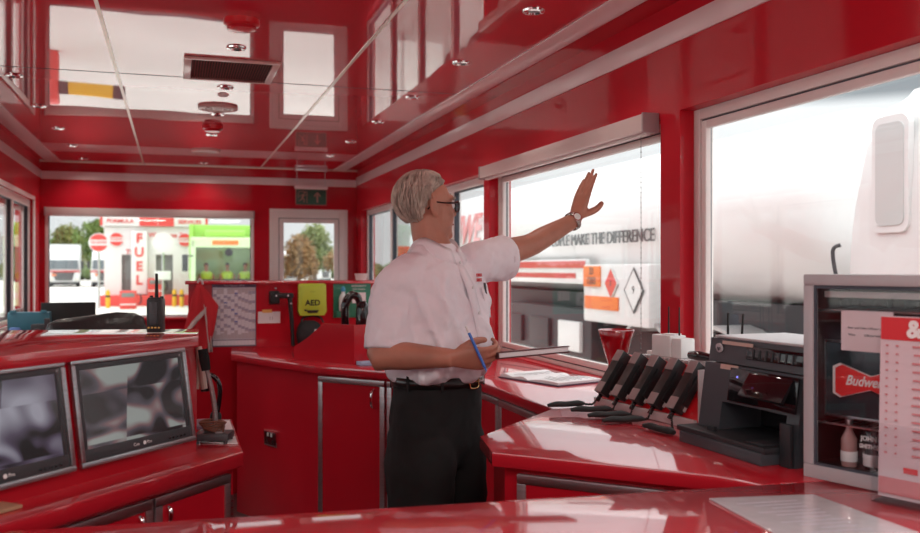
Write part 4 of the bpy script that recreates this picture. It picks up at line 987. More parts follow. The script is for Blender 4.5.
# raised left hand: fingers up, palm to the window
UL=V((.30,.10,.95)).normalized(); NL=V((.80,.60,-.2))
tL=V((.5,-.85,0))
hand(LW,UL,NL,tL,[(.06,.04,.03),(.03,.04,.03),(.05,.05,.04),(.10,.08,.06)],[((.60,.55,.55),.040,.0135),((.75,.25,.62),.028,.0120),((.90,.05,.42),.022,.0100)],1.04,.0)
# right hand closed round notebook
UR=V((1,.05,-.02)).normalized(); NR=V((0,.90,.42)); tR=V((0,-.42,.9))
hand(RW,UR,NR,tR,[(.55,.9,.6),(.55,.95,.6),(.6,.95,.6),(.65,.95,.6)],[((.80,.45,.35),.038,.0130),((.85,.05,.60),.032,.0115),((.90,-.15,.45),.024,.0095)],1.04,.0)
# legs (inside trousers) and ankles
for s_ in (-1,1):
    hip=P(.92,0,s_*.09); kn=P(.50,.02,s_*.11); an=P(.09,-.01,s_*.12)
    tube(bm,[hip,kn,P(.30,-.01,s_*.115),an],[.08,.055,.05,.035],seg=16,n=2)
body=obj('body',bm,m_skin,man,smooth=True); remesh(body,.0045,3)
# eyes, brows
for s_ in (-1,1):
    bm=B(); sph(bm,Hd(s_*.031,.080,.006),.0125,16); e=obj('eye',bm,m_paper,man)
    bm=B(); sph(bm,Hd(s_*.031,.0885,.006),.0055,12); obj('iris',bm,mat('iris',(.08,.10,.12),.2),e)
    bm=B(); tube(bm,[Hd(s_*.015,.096,.030),Hd(s_*.032,.093,.034),Hd(s_*.050,.080,.028)],[.003,.004,.0025],n=3,seg=8); obj('eyebrow',bm,m_hair,man)
bm=B(); tube(bm,[Hd(-.020,.093,-.058),Hd(0,.100,-.057),Hd(.020,.093,-.058)],[.0025,.0045,.0025],n=4,seg=8,flat=.7); obj('mouth',bm,mat('lips',(.34,.12,.10),.5),man)
# ---- hair ----
bm=B()
def hairpt(az,el_,off=0):
    """az 0 = front, positive to his right; el_ elevation"""
    a=.080+off; b_=.106+off; c=.099+off
    return Hd(a*math.sin(az)*math.cos(el_),-.014+b_*math.cos(az)*math.cos(el_),.026+c*math.sin(el_))
NA,NE=40,16; g=[]
for i in range(NA):
    az=2*PI*i/NA; caz=math.cos(az)
    # lower edge of the hair: high on the forehead, low at the nape, cut round the ear
    fr=(caz+1)/2
    lo=(-.98 if fr<.30 else (-.98+(fr-.30)/.18*1.1 if fr<.48 else (.12+(fr-.48)/.22*.33 if fr<.70 else .45+(fr-.70)*.9)))
    row=[]
    for j in range(NE):
        e_=lo+(PI/2-lo)*j/NE
        row.append(hairpt(az,e_,.004*math.sin(i*3.1+j)*.5-(.012 if j==0 else 0)-(.006*max(0,-e_))))
    g.append(row)
vs=[[bm.verts.new(p) for p in r] for r in g]; top=bm.verts.new(hairpt(0,PI/2))
for i in range(NA):
    a,b_=vs[i],vs[(i+1)%NA]
    for j in range(NE-1): bm.faces.new((a[j],b_[j],b_[j+1],a[j+1]))
    bm.faces.new((a[-1],b_[-1],top))
rr=random.Random(11)
hair=obj('hair',bm,m_hair,man,smooth=True); so=hair.modifiers.new('thick','SOLIDIFY'); so.thickness=.012; so.offset=-1
bm=B()
for k in range(1100):
    az=rr.uniform(-PI,PI); fr=(math.cos(az)+1)/2
    lo=-.96 if fr<.30 else (-.95+(fr-.30)/.18*1.1 if fr<.48 else (.15+(fr-.48)/.22*.36 if fr<.70 else .51+(fr-.70)*.85))
    e0=rr.uniform(lo+.18,1.45); L_=rr.uniform(.35,.7); pts=[]
    for q in range(6):
        u=q/5; e_=e0-L_*u*(.9 if fr<.7 else -.35)
        e_=max(e_,lo-.02); az2=az+(.45*u*(1 if az>0 else -1) if fr>.5 else .06*math.sin(k)*u)
        pts.append(hairpt(az2,e_,.0035+.004*math.sin(PI*u)-(.008*max(0,-e_))-.003*u))
    tube(bm,pts,[.0008,.0017,.0018,.0016,.0012,.0005],seg=5)
obj('hair_strands',bm,mat('light_grey_hair',(.46,.39,.33),.6,var=.45,vscale=30),hair,smooth=True)
# ---- glasses ----
m_gl=mat('dark_glasses_frame',(.012,.012,.014),.25,coat=.5)
bm=B()
def lensring(s_):
    o=[]
    for k in range(24):
        a=2*PI*k/24; ca,sa=math.cos(a),math.sin(a)
        o.append(Hd(s_*(.033+.026*math.copysign(abs(ca)**.7,ca)),.109-.012*abs(.033+.026*ca)/.06,.004+.018*math.copysign(abs(sa)**.7,sa)))
    return o+[o[0]]
for s_ in (-1,1): tube(bm,lensring(s_),.0026,seg=8,cap=False)
tube(bm,[Hd(-.008,.109,.010),Hd(0,.112,.012),Hd(.008,.109,.010)],.0022,seg=8,n=3)
gl=obj('glasses',bm,m_gl,man,smooth=True)
for s_ in (-1,1):
    bm=B(); tube(bm,[Hd(s_*.059,.096,.013),Hd(s_*.074,.085,.013),Hd(s_*.080,.03,.012),Hd(s_*.081,-.005,.012),Hd(s_*.078,-.030,-.012)],[.0035,.0035,.0028,.0026,.0026],seg=8,n=4); obj('temple_arm',bm,m_gl,gl)
    bm=B(); r_=lensring(s_)[:-1]; plate(bm,r_,HF,.001); obj('lens',bm,m_dglass,gl)
# ---- shirt ----
bm=B()
def sring(z,f,a,b,w=.0,ph=0,l=0):
    n=96; o=[]
    for k in range(n):
        t=2*PI*k/n; k_=1+w*math.sin(5*t+ph)+w*.7*math.sin(9*t-ph*1.7)
        # drape: diagonal creases running from the shoulders to the belt, deeper towards the waist
        am=.015*min(1,max(0,(1.44-z)/.12))*(1.25 if z<1.2 else 1)
        f1=1-abs(math.sin(2.5*t+5.5*(z-1.2)+.6*math.sin(3*t))); f2=1-abs(math.sin(4*t-11*(z-1.1)+1.3*math.cos(2*t)))
        dd=am*(f1**2.2*1.6+f2**2.5*1.1-.6)
        o.append(P(z,f,l)+Lf*((a*k_+dd)*math.cos(t))+F*((b*k_+dd)*math.sin(t)))
    return o
rows_=[(1.045,.012,.172,.138,.022,0),(1.060,.018,.187,.158,.03,.8),(1.09,.024,.192,.170,.022,1.4),(1.13,.026,.190,.170,.014,2.1),(1.20,.022,.190,.160,.012,2.8),(1.28,.014,.197,.148,.010,3.3),(1.36,.006,.200,.132,.008,4),(1.41,.0,.185,.108,.004,5),(1.445,-.004,.142,.088,.0,5),(1.485,-.006,.095,.070,0,5),(1.50,-.004,.070,.062,0,5)]
fine=[]
for a_,b_ in zip(rows_,rows_[1:]):
    m_n=max(1,int((b_[0]-a_[0])/.014))
    for q in range(m_n): fine.append(tuple(a_[i]+(b_[i]-a_[i])*q/m_n for i in range(6)))
fine.append(rows_[-1])
loft(bm,[sring(*r) for r in fine])
# sleeves
rh=J(389,349,2.93)
tube(bm,[P(1.405,-.01,-.08),P(1.385,-.01,-.155),RS+V((-.004,-.01,-.085)),RS.lerp(rh,.60),rh],[.070,.074,.080,.079,.080],seg=28,n=3)
lh=J(506,258,3.29); 
tube(bm,[P(1.39,.0,.09),P(1.405,.0,.15),LS+V((.01,0,-.008)),LS.lerp(lh,.55),lh],[.078,.072,.072,.074,.078],seg=28,n=3)
shirt=obj('shirt',bm,m_shirt,man,smooth=True); remesh(shirt,.006,1)
tx=bpy.data.textures.new('shirt_folds','CLOUDS'); tx.noise_scale=.085; tx.noise_depth=2
dm=shirt.modifiers.new('folds','DISPLACE'); dm.texture=tx; dm.strength=.026; dm.mid_level=.33; dm.texture_coords='LOCAL'
# hems, collar, placket, pocket, logo, buttons
for c,d,r_ in ((rh,(rh-RS),.0815),(lh,(lh-LS),.0795)):
    d=d.normalized(); bm=B(); tube(bm,[c-d*.022,c+d*.004],r_,seg=32,cap=False); o=obj('sleeve_hem',bm,m_shirt,shirt,smooth=True); sm=o.modifiers.new('thick','SOLIDIFY'); sm.thickness=.003
bm=B(); nC=40; g=[]
for j in range(6):
    v=j/5; row=[]
    for i in range(nC+1):
        t=-PI*.5+ (2*PI-.36)*(i/nC)+.18    # opening at the front (F direction = +90deg)
        t=t+PI  # start at front
        ca,sa=math.cos(t),math.sin(t)
        # stand rises then folds down outward
        if v<.4: rr_=.066+.0*v; zz=1.490+.034*(v/.4)
        else:
            u=(v-.4)/.6; rr_=.066+.030*u; zz=1.524-.052*u
        front=max(0,sa); zz-=.040*front**2*(1 if v>.0 else 1); rr_+=.012*front
        row.append(bm.verts.new(P(zz,.0)+Lf*(rr_*1.08*ca)+F*(rr_*sa)))
    g.append(row)
for j in range(5):
    for i in range(nC): bm.faces.new((g[j][i],g[j][i+1],g[j+1][i+1],g[j+1][i]))
o=obj('collar',bm,m_shirt,shirt,smooth=True); sm=o.modifiers.new('thick','SOLIDIFY'); sm.thickness=.004
def front_pt(z,ang,off=.004):
    """point on the shirt front at height z, ang from facing towards his left"""
    for a_,b_ in zip(rows_,rows_[1:]):
        if a_[0]<=z<=b_[0]:
            u=(z-a_[0])/(b_[0]-a_[0]); f=a_[1]+(b_[1]-a_[1])*u; a=a_[2]+(b_[2]-a_[2])*u; b=a_[3]+(b_[3]-a_[3])*u
            return P(z,f)+Lf*((a+off)*math.sin(ang))+F*((b+off)*math.cos(ang))
bm=B(); zs=[1.06+.029*k for k in range(14)]; g=[]
for z in zs: g.append([bm.verts.new(front_pt(z,a,.010)) for a in (-.11,.0,.11)])
for j in range(len(g)-1):
    for i in range(2): bm.faces.new((g[j][i],g[j][i+1],g[j+1][i+1],g[j+1][i]))
o=obj('placket',bm,m_shirt,shirt,smooth=True); sm=o.modifiers.new('thick','SOLIDIFY'); sm.thickness=.005
for k in range(5):
    c=front_pt(1.10+.085*k,.0,.0155); bm=B(); cyl(bm,c,c+F*.003,.0055,seg=12); obj('button',bm,m_paper,shirt)
# chest pocket with embroidery on his left breast
pa_=[front_pt(z,a,.010) for z,a in ((1.245,.42),(1.345,.42),(1.345,.95),(1.245,.95))]
bm=B(); g=[[bm.verts.new(front_pt(1.25+.026*j,.34+.12*i,.012)) for i in range(5)] for j in range(5)]
for j in range(4):
    for i in range(4): bm.faces.new((g[j][i],g[j][i+1],g[j+1][i+1],g[j+1][i]))
o=obj('chest_pocket',bm,m_shirt,shirt,smooth=True); sm=o.modifiers.new('thick','SOLIDIFY'); sm.thickness=.003
pn=front_pt(1.395,.44,.018); rgt=(front_pt(1.395,.6,.012)-front_pt(1.395,.3,.012)).normalized()
for k,s_ in enumerate(('FORMULA','SERVICES')): text('embroidery',s_,.015,m_rtext,shirt,pn+V((0,0,-.017*k)),rgt,(0,0,1),.0006,bold=.0004)
t_=front_pt(1.365,.50,.018); bm=B(); cyl(bm,t_,t_+V((.006,0,-.050)),.0045,seg=10); cyl(bm,t_+V((0,0,.004)),t_,.0045,seg=10); obj('pocket_pen',bm,m_gblack,man)
# ---- trousers ----
bm=B()
loft(bm,[ring(P(z,f),a,b,n=30,pw=.95) for z,f,a,b in ((1.065,.010,.166,.133),(1.02,.010,.172,.138),(.95,.006,.180,.142),(.90,.003,.184,.140),(.82,.0,.185,.132),(.74,.0,.165,.10))])
for s_ in (-1,1):
    loft(bm,[ring(P(z,f,s_*l),a,b,n=24) for z,f,l,a,b in ((.90,.0,.080,.080,.110),(.84,.002,.088,.093,.128),(.76,.005,.092,.100,.132),(.65,.010,.098,.096,.122),(.50,.012,.106,.088,.110),(.35,.005,.112,.084,.104),(.20,.0,.118,.080,.098),(.06,.0,.122,.076,.092),(.035,.003,.122,.074,.094))])
tr=obj('trousers',bm,m_trou,man,smooth=True); remesh(tr,.009,4)
dm=tr.modifiers.new('folds','DISPLACE'); dm.texture=tx; dm.strength=.016; dm.texture_coords='LOCAL'
bm=B(); g=[ell(P(z,.010),Lf,F,.176,.143,48) for z in (1.022,1.056)]
loft(bm,g,cap=False); blt=obj('belt',bm,mat('black_belt_leather',(.012,.011,.011),.3,coat=.4),man,smooth=True); sm=blt.modifiers.new('thick','SOLIDIFY'); sm.thickness=.005; sm.offset=1
bc=P(1.039,.010)+F*.152; m_br=mat('brass_buckle',(.50,.32,.14),.25,metal=1)
bm=B()
def bk_(u,z): return bc+Lf*u+V((0,0,z))
tube(bm,[bk_(-.024,-.020),bk_(-.028,0),bk_(-.024,.020),bk_(0,.023),bk_(.022,.020),bk_(.024,0),bk_(.022,-.020),bk_(0,-.023),bk_(-.024,-.020)],.0032,seg=8,n=2); tube(bm,[bk_(-.026,0),bk_(.020,0)],.0022,seg=8); obj('buckle',bm,m_br,blt)
for a in (-2.4,-1.5,-.75,.75,1.5,2.4):
    c=P(1.039,.010)+Lf*(.181*math.sin(a))+F*(.148*math.cos(a)); n_=(Lf*math.sin(a)+F*math.cos(a)); bm=B()
    vs_=bx(bm,(0,0,0),(.010,.005,.052),bev=.001); ang=math.atan2(n_.y,n_.x)+PI/2; bmesh.ops.transform(bm,matrix=Mx.Translation(c)@Mx.Rotation(ang,4,'Z'),verts=bm.verts); obj('belt_loop',bm,m_trou,tr)
# shoes
for s_ in (-1,1):
    bm=B(); c=P(0,.03,s_*.122); rings=[]
    for d_,a,h,zb in ((-.10,.028,.060,.003),(-.08,.036,.085,.003),(-.03,.038,.095,.003),(.03,.042,.075,.003),(.10,.048,.052,.003),(.16,.042,.042,.004),(.19,.024,.030,.006)):
        cc=c+F*d_; rings.append([cc+Lf*(a*math.cos(t))+V((0,0,max(zb,h*.5+h*.5*math.sin(t)))) for t in [2*PI*k/18 for k in range(18)]])
    loft(bm,rings); sh=obj('shoe',bm,m_gblack,man,smooth=True)
    bm=B(); loft(bm,[[c+F*d_+Lf*(a*math.cos(t))+V((0,0,0 if math.sin(t)<0 else .012)) for t in [2*PI*k/18 for k in range(18)]] for d_,a in ((-.105,.028),(-.05,.040),(.05,.046),(.12,.050),(.18,.034),(.198,.012))]); obj('sole',bm,m_rubber,sh)
# watch on left wrist
dW=(LW-LE).normalized(); wc=LW-dW*.012
bm=B(); tube(bm,[wc-dW*.009,wc+dW*.009],.0335,seg=26,cap=False); wt=obj('watch_strap',bm,mat('steel_bracelet',(.42,.38,.36),.3,metal=1,bump=.4,bscale=60),man,smooth=False); sm=wt.modifiers.new('thick','SOLIDIFY'); sm.thickness=.003; sm.offset=1
vd=V((-.1,-1,.15)); vd=(vd-dW*vd.dot(dW)).normalized(); bm=B(); cyl(bm,wc+vd*.032,wc+vd*.042,.017,seg=24); obj('watch_case',bm,m_chrome,wt)
bm=B(); cyl(bm,wc+vd*.042,wc+vd*.0428,.014,seg=24); obj('dial',bm,mat('silver_dial',(.75,.75,.72),.3),wt)
# ---- what he holds ----
MW=Mx.LocRotScale(man.location,man.rotation_euler,None)
nbL=RW+UR*.085+V((.0,.035,.030))
tl=J(488,354,2.90); 
nb=thing('notebook','dark maroon hardback notebook held open flat in man\'s hand','notebook',tuple(MW@J(527,353,2.92)),-TH+.30)
nb.rotation_euler=(-.10,-.07,-TH+.22)
bm=B(); bx(bm,(0,0,-.008),(.240,.165,.004),bev=.001); bx(bm,(-.118,0,0),(.004,.165,.018),bev=.001); obj('cover',bm,mat('maroon_cover',(.10,.018,.022),.5),nb)
bm=B(); bx(bm,(.001,0,.0015),(.230,.158,.014),bev=.001); obj('page_block',bm,m_paper,nb)
bm=B(); bx(bm,(0,0,.0105),(.240,.165,.003),bev=.001); obj('upper_cover',bm,MAT['maroon_cover'],nb)
pa,pb_=J(469,333,2.80),J(487,372,2.78)
pn=thing('ballpoint_pen','blue ballpoint pen held upright in man\'s right hand','pen',tuple(MW@pa))
M_=pn.location
def pw_(p): return (MW@p)-pn.location
bm=B(); cyl(bm,pw_(pa),pw_(pa.lerp(pb_,.88)),.0048,seg=12); obj('barrel',bm,mat('blue_pen',(.02,.13,.55),.3),pn)
bm=B(); cyl(bm,pw_(pa.lerp(pb_,.88)),pw_(pb_),.0040,.0008,seg=12); obj('tip',bm,MAT['blue_pen'],pn)
bm=B(); cyl(bm,pw_(pa.lerp(pb_,-.18)),pw_(pa),.0038,seg=12); obj('cap',bm,m_white,pn)
# ================= OUTSIDE =================
G=-.2
m_ground=mat('pale_concrete',(.66,.63,.58),.8,var=.14,vscale=.25)
bm=B(); bb(bm,-90,90,-30,170,G-.2,G); struct('ground',bm,m_ground)
m_tw=mat('truck_white',(.74,.75,.74),.35,coat=.5); m_tr=mat('truck_red',(.55,.04,.035),.4,coat=.4); m_tdk=mat('truck_dark',(.03,.032,.036),.5); m_wind=mat('dark_windscreen',(.09,.11,.12),.08,coat=.8)
m_tyre=mat('tyre_rubber',(.02,.02,.02),.85); m_hub=mat('wheel_hub',(.5,.5,.5),.4,metal=.7); m_yel=mat('safety_yellow',(.75,.42,.03),.5); m_lamp=mat('lamp_glass',(.75,.72,.65),.1,coat=.5); m_orange=mat('hazard_orange',(.80,.19,.04),.5)
def wheel(t,x,y,z,r,w_,ax='x'):
    d=V((w_/2,0,0)) if ax=='x' else V((0,w_/2,0)); c=V((x,y,z))
    bm=B(); cyl(bm,c-d,c+d,r,seg=28); o=obj('wheel',bm,m_tyre,t)
    bm=B(); cyl(bm,c-d*1.03,c+d*1.03,r*.55,seg=20); obj('wheel_hub',bm,m_hub,o)
def lorry(label,loc,rz=0,w_=2.5,stripe=True,body=None,group=None,tankbody=False):
    """forward control lorry, cab front at local y=0, facing -y"""
    t=thing('lorry',label,'lorry',loc,rz,group); h=w_/2
    bm=B(); sec=lambda z,y0,ins: [(-h+ins,y0,z),(h-ins,y0,z),(h-ins,2.0,z),(-h+ins,2.0,z)]
    loft(bm,[sec(.35,.0,.02),sec(1.25,-.03,0),sec(1.5,.0,.02),sec(2.35,.22,.08),sec(2.9,.45,.12),sec(3.3,1.1,.22)]); bmesh.ops.bevel(bm,geom=bm.edges[:],offset=.05,segments=2,affect='EDGES'); obj('cab',bm,m_tw,t)
    bm=B(); loft(bm,[[(-h+.12,-.06,1.52),(h-.12,-.06,1.52),(h-.12,.05,1.52),(-h+.12,.05,1.52)],[(-h+.18,.14,2.30),(h-.18,.14,2.30),(h-.18,.26,2.30),(-h+.18,.26,2.30)]]); obj('windscreen',bm,m_wind,t)
    bm=B(); prism(bm,[(-.85,1.25),(.85,1.25),(.65,.55),(-.65,.55)],0,.06); xf(bm,Mx.Translation((0,-.02,0))@Mx.Rotation(PI/2,4,'X')); gr=obj('grille',bm,m_tdk,t)
    for k in range(4):
        bm=B(); bb(bm,-.75+.03*k,.75-.03*k,-.10,-.08,1.08-.15*k,1.11-.15*k); obj('grille_bar',bm,m_hub,gr)
    if stripe:
        bm=B(); bb(bm,-h-.01,h+.01,-.07,.3,1.27,1.40); obj('red_stripe',bm,m_tr,t)
        bm=B(); bb(bm,-h+.35,-h+.75,-.09,-.05,.95,1.12); obj('orange_plate',bm,m_orange,t)
    for s_ in (-1,1):
        bm=B(); bx(bm,(s_*(h-.28),-.06,.62),(.34,.08,.2),bev=.03); obj('headlamp',bm,m_lamp,t)
        bm=B(); bb(bm,s_*(h+.06),s_*(h+.26),.0,.12,1.55,2.2,.03); cyl(bm,(s_*(h-.05),.1,2.15),(s_*(h+.1),.06,2.15),.02); obj('mirror',bm,m_tdk,t)
        wheel(t,s_*(h-.2),.9,.5,.5,.32); wheel(t,s_*(h-.2),4.2,.5,.5,.32)
    bm=B(); bb(bm,-h+.05,h-.05,-.05,.3,.18,.42,.03); obj('bumper',bm,m_tdk,t)
    bm=B(); bb(bm,-.45,.45,1.8,8.2,.6,.85); obj('chassis',bm,m_tdk,t)
    if tankbody:
        bm=B(); cyl(bm,(0,2.4,1.95),(0,8.5,1.95),1.12,seg=32); obj('tank',bm,m_tw,t)
    elif body:
        bm=B(); bb(bm,-h,h,2.3,8.5,.9,3.7,.04); obj('box_body',bm,body,t)
    return t
lorry('white lorry with red stripe at the far left of the forecourt',(-9.0,83.3,G),.08,stripe=True,body=m_tw,w_=2.6)
lorry('white lorry with red stripe parked between left lorry and no entry sign',(-5.45,82,G),.05,stripe=True,w_=2.6,tankbody=True)
lorry('small far white tanker lorry seen right in the small back window',(16.0,99,G),.9,stripe=False,tankbody=True)
lorry('small far white lorry seen left in the small back window',(10.9,90.5,G),-.1,stripe=False,body=m_tw)
lorry('white lorry parked outside beyond the left side window',(-11.0,52,G),.25,stripe=True,body=m_tw)
# ---- fuel kiosk ----
m_kw=mat('kiosk_white',(.74,.72,.71),.5); m_kr=mat('kiosk_red',(.68,.07,.06),.45); m_kd=mat('kiosk_interior',(.20,.20,.19),.6)
t=thing('fuel_kiosk','white and red fuel station kiosk reading FUEL behind the back window','kiosk',(-.8,42,G))
bm=B()
for x0,x1,z0,z1 in ((-2.05,-1.35,.4,3.4),(-1.35,.75,2.2,3.4),(-.62,.05,.4,2.2),(.75,2.05,.4,3.4)): bb(bm,x0,x1,-.9,-.75,z0,z1)
bb(bm,-2.05,-1.9,-.75,2,.4,3.4); bb(bm,1.9,2.05,-.75,2,.4,3.4); bb(bm,-2.05,2.05,1.9,2.05,.4,3.4); bb(bm,-2.05,2.05,-.75,1.9,3.3,3.4); obj('walls',bm,m_kw,t)
bm=B(); bb(bm,-1.35,-.62,-.7,-.66,.4,2.2); bb(bm,.05,.75,-.7,-.66,.4,2.2); obj('bay_back',bm,m_kd,t)
bm=B(); bb(bm,-2.2,2.2,-1.05,2.1,3.42,3.85,.02); fa=obj('roof_fascia',bm,m_kw,t)
bm=B(); bb(bm,-.62,.12,-1.09,-1.0,3.43,3.84); obj('red_panel',bm,m_kr,fa)
bm=B(); bb(bm,.15,.80,-1.09,-1.0,3.43,3.84); obj('red_panel',bm,m_kr,fa)
for sx in (-2.2,2.12):
    bm=B(); bb(bm,sx,sx+.1,-1.09,-1.0,3.43,3.84); obj('red_panel',bm,m_kr,fa)
text('lettering','FORMULA',.24,m_kr,fa,(-1.40,-1.065,3.63),(1,0,0),(0,0,1),.004,bold=.006); text('lettering','SERVICES',.24,m_kr,fa,(1.46,-1.065,3.63),(1,0,0),(0,0,1),.004,bold=.006)
bm=B(); bb(bm,-2.15,2.1,-1.7,2.1,0,.46,.03); bs=obj('plinth',bm,m_kr,t)
bm=B(); bb(bm,-.95,-.30,-1.3,-1.0,.5,3.2,.02); fp=obj('fuel_panel',bm,m_kw,t)
for k,c in enumerate('FUEL'): text('lettering',c,.55,m_kr,fp,(-.62,-1.315,2.88-.60*k),(1,0,0),(0,0,1),.004,bold=.022)
text('lettering','Welcome To',.30,m_kr,t,(.55,-.915,3.05),(1,0,0),(0,0,1),.004,bold=.006); text('lettering','The',.30,m_kr,t,(-.95,-.915,2.30),(1,0,0),(0,0,1),.004,bold=.006)
def noentry(t,x,y,z,r,nm='no_entry_disc'):
    bm=B(); cyl(bm,(x,y,z),(x,y-.03,z),r,seg=32); d=obj(nm,bm,m_tw,t)
    bm=B(); n=24
    for sg in (1,-1):
        pts=[(r*.9*math.cos(a),r*.9*math.sin(a)) for a in [math.asin(.34)+(PI-2*math.asin(.34))*k/n for k in range(n+1)]]
        bm2=B(); prism(bm2,[(px*1,pz_*sg) for px,pz_ in pts] if sg>0 else [(px,pz_*sg) for px,pz_ in pts][::-1],0,.02); xf(bm2,Mx.Translation((x,y-.03,z))@Mx.Rotation(PI/2,4,'X'))
        obj('red_segment',bm2,m_kr,d)
    bm.free(); text('lettering','NO ENTRY',r*.33,m_rtext,d,(x,y-.035,z),(1,0,0),(0,0,1),.003,bold=.004)
noentry(t,-1.55,-.92,2.85,.31); noentry(t,1.25,-.92,2.85,.31)
bm=B(); cyl(bm,(1.95,-1.1,2.05),(1.95,-1.16,2.08),.36,seg=24); cyl(bm,(1.9,-1.1,2.05),(1.9,-.9,2.05),.04); obj('dish',bm,m_tw,t)
def pump(label,loc):
    t=thing('fuel_pump',label,'fuel pump',loc); t.scale=(1,1,.66)
    bm=B(); bx(bm,(0,0,.55),(.62,.45,1.1),bev=.04); obj('cabinet',bm,m_kr,t)
    bm=B(); bb(bm,-.24,.24,-.245,-.22,.72,.98,.01); obj('display',bm,m_kd,t)
    bm=B(); bb(bm,-.29,.29,-.24,-.22,.25,.32); obj('white_band',bm,m_kw,t)
    bm=B(); tube(bm,[(.33,0,.9),(.46,0,.8),(.47,0,.4),(.36,0,.3)],.03,n=4); obj('hose',bm,m_tdk,t)
pump('red fuel pump standing in front of the kiosk, nearer one',(-1.72,37.6,G)); pump('red fuel pump beside the FUEL panel, set on the plinth',(-.76,40.54,G+.46))
def post_sign(label,loc,face=True,h=2.75,r=.42):
    t=thing('road_sign',label,'sign',loc)
    bm=B(); cyl(bm,(0,.02,0),(0,.02,h),.045,seg=12); obj('post',bm,m_hub,t)
    if face: noentry(t,0,-.02,h-.32,r)
    else:
        bm=B(); cyl(bm,(0,0,h-.3),(0,-.03,h-.3),r,seg=8); obj('plate_back',bm,m_kw,t)
        bm=B(); bb(bm,-.3,.3,-.03,0,1.15,1.5,.02); obj('small_plate',bm,m_kw,t)
post_sign('no entry sign on tall post left of the fuel kiosk',(-2.85,38.3,G),r=.38,h=2.95)
post_sign('pale octagonal sign on post in front of the kiosk\'s right half',(-.42,37.5,G),face=False,h=2.95)
for i,(x,y,l) in enumerate(((-2.55,38.8,'yellow bollard near the no entry post'),(.30,38.9,'yellow bollard in front of the kiosk plinth, right one'),(.02,39.3,'yellow bollard in front of the kiosk plinth, just left of the right one'))):
    t=thing('bollard',l,'bollard',(x,y,G),0,'yellow bollards by the kiosk'); t.scale=(.8,.8,.72); bm=B(); lathe(bm,[(.001,0),(.11,0),(.11,.9),(.07,1.0),(.001,1.02)]); obj('post',bm,m_yel,t)
    bm=B(); lathe(bm,[(.112,.6),(.114,.6),(.114,.72),(.112,.72)]); obj('band',bm,m_tdk,t)
# road barrier whose mirror image shows in the ceiling
t=thing('barrier','red barrier post with yellow and black boom outside the back window','barrier',(-1.95,16.2,G))
bm=B(); bx(bm,(0,0,.45),(.26,.26,.9),bev=.05); obj('post',bm,m_kr,t)
bm=B(); bx(bm,(.62,0,.62),(.72,.12,.22),bev=.03); obj('boom',bm,m_yel,t)
for xx,l_ in ((.19,.2),(1.06,.2)):
    bm=B(); bx(bm,(xx,0,.62),(l_,.125,.225),bev=.03); obj('black_end',bm,m_tdk,t)
# ---- refuse truck with crew ----
m_lgr=mat('lime_truck_green',(.32,.62,.10),.4,coat=.4)
t=thing('refuse_truck','lime green refuse collection lorry with large windscreen seen from the front','refuse truck',(1.75,33,G),-.02)
bm=B(); 
for a in ((-1.2,-1.02,1.1,2.62),(1.02,1.2,1.1,2.62)): bb(bm,a[0],a[1],0,.25,a[2],a[3],.03)
bb(bm,-1.2,1.2,0,.25,2.35,2.72,.04); bb(bm,-1.2,1.2,-.03,.25,.35,1.15,.04); bb(bm,-1.2,-1.08,.25,1.8,.35,2.7); bb(bm,1.08,1.2,.25,1.8,.35,2.7); bb(bm,-1.2,1.2,.2,1.8,2.62,2.72); bb(bm,-1.2,1.2,1.75,1.85,.35,2.72)
obj('cab',bm,mat('pale_green_cab',(.55,.72,.42),.4,coat=.4),t)
bm=B(); bb(bm,-1.02,1.02,.05,.08,1.15,2.35); obj('windscreen',bm,m_glass,t)
bm=B(); bb(bm,-1.22,1.22,2.0,7.5,.7,3.2,.08); obj('hopper_body',bm,m_lgr,t)
bm=B(); bb(bm,-1.25,1.25,1.9,2.1,2.75,3.25,.04); bb(bm,-1.25,-1.1,1.7,2.1,1.2,3.25,.03); bb(bm,1.1,1.25,1.7,2.1,1.2,3.25,.03); bb(bm,-.7,.7,.4,1.9,2.74,2.98,.05); obj('lift_frame',bm,m_lgr,t)
bm=B(); bb(bm,-.45,.45,-.04,.02,2.45,2.60,.01); obj('orange_marker',bm,m_orange,t)
for s_ in (-1,1):
    bm=B(); bx(bm,(s_*.9,-.05,.7),(.3,.08,.2),bev=.03); obj('headlamp',bm,m_lamp,t)
    bm=B(); bb(bm,s_*1.28,s_*1.48,-.1,.0,1.5,2.1,.03); cyl(bm,(s_*1.1,0,2.05),(s_*1.35,-.05,2.05),.02); obj('mirror',bm,m_tdk,t)
    wheel(t,s_*1.0,1.0,.5,.5,.3); wheel(t,s_*1.0,5.5,.5,.5,.3)
bm=B(); bb(bm,-.5,.5,1.9,7.0,.45,.7); obj('chassis',bm,m_tdk,t)
bm=B(); cyl(bm,(.12,-.03,2.18),(.12,-.0,2.18),.14,seg=20); obj('round_mirror',bm,m_tdk,t)
bm=B(); bb(bm,-1.02,1.02,.3,.6,1.05,1.22,.03); obj('dashboard',bm,m_tdk,t)
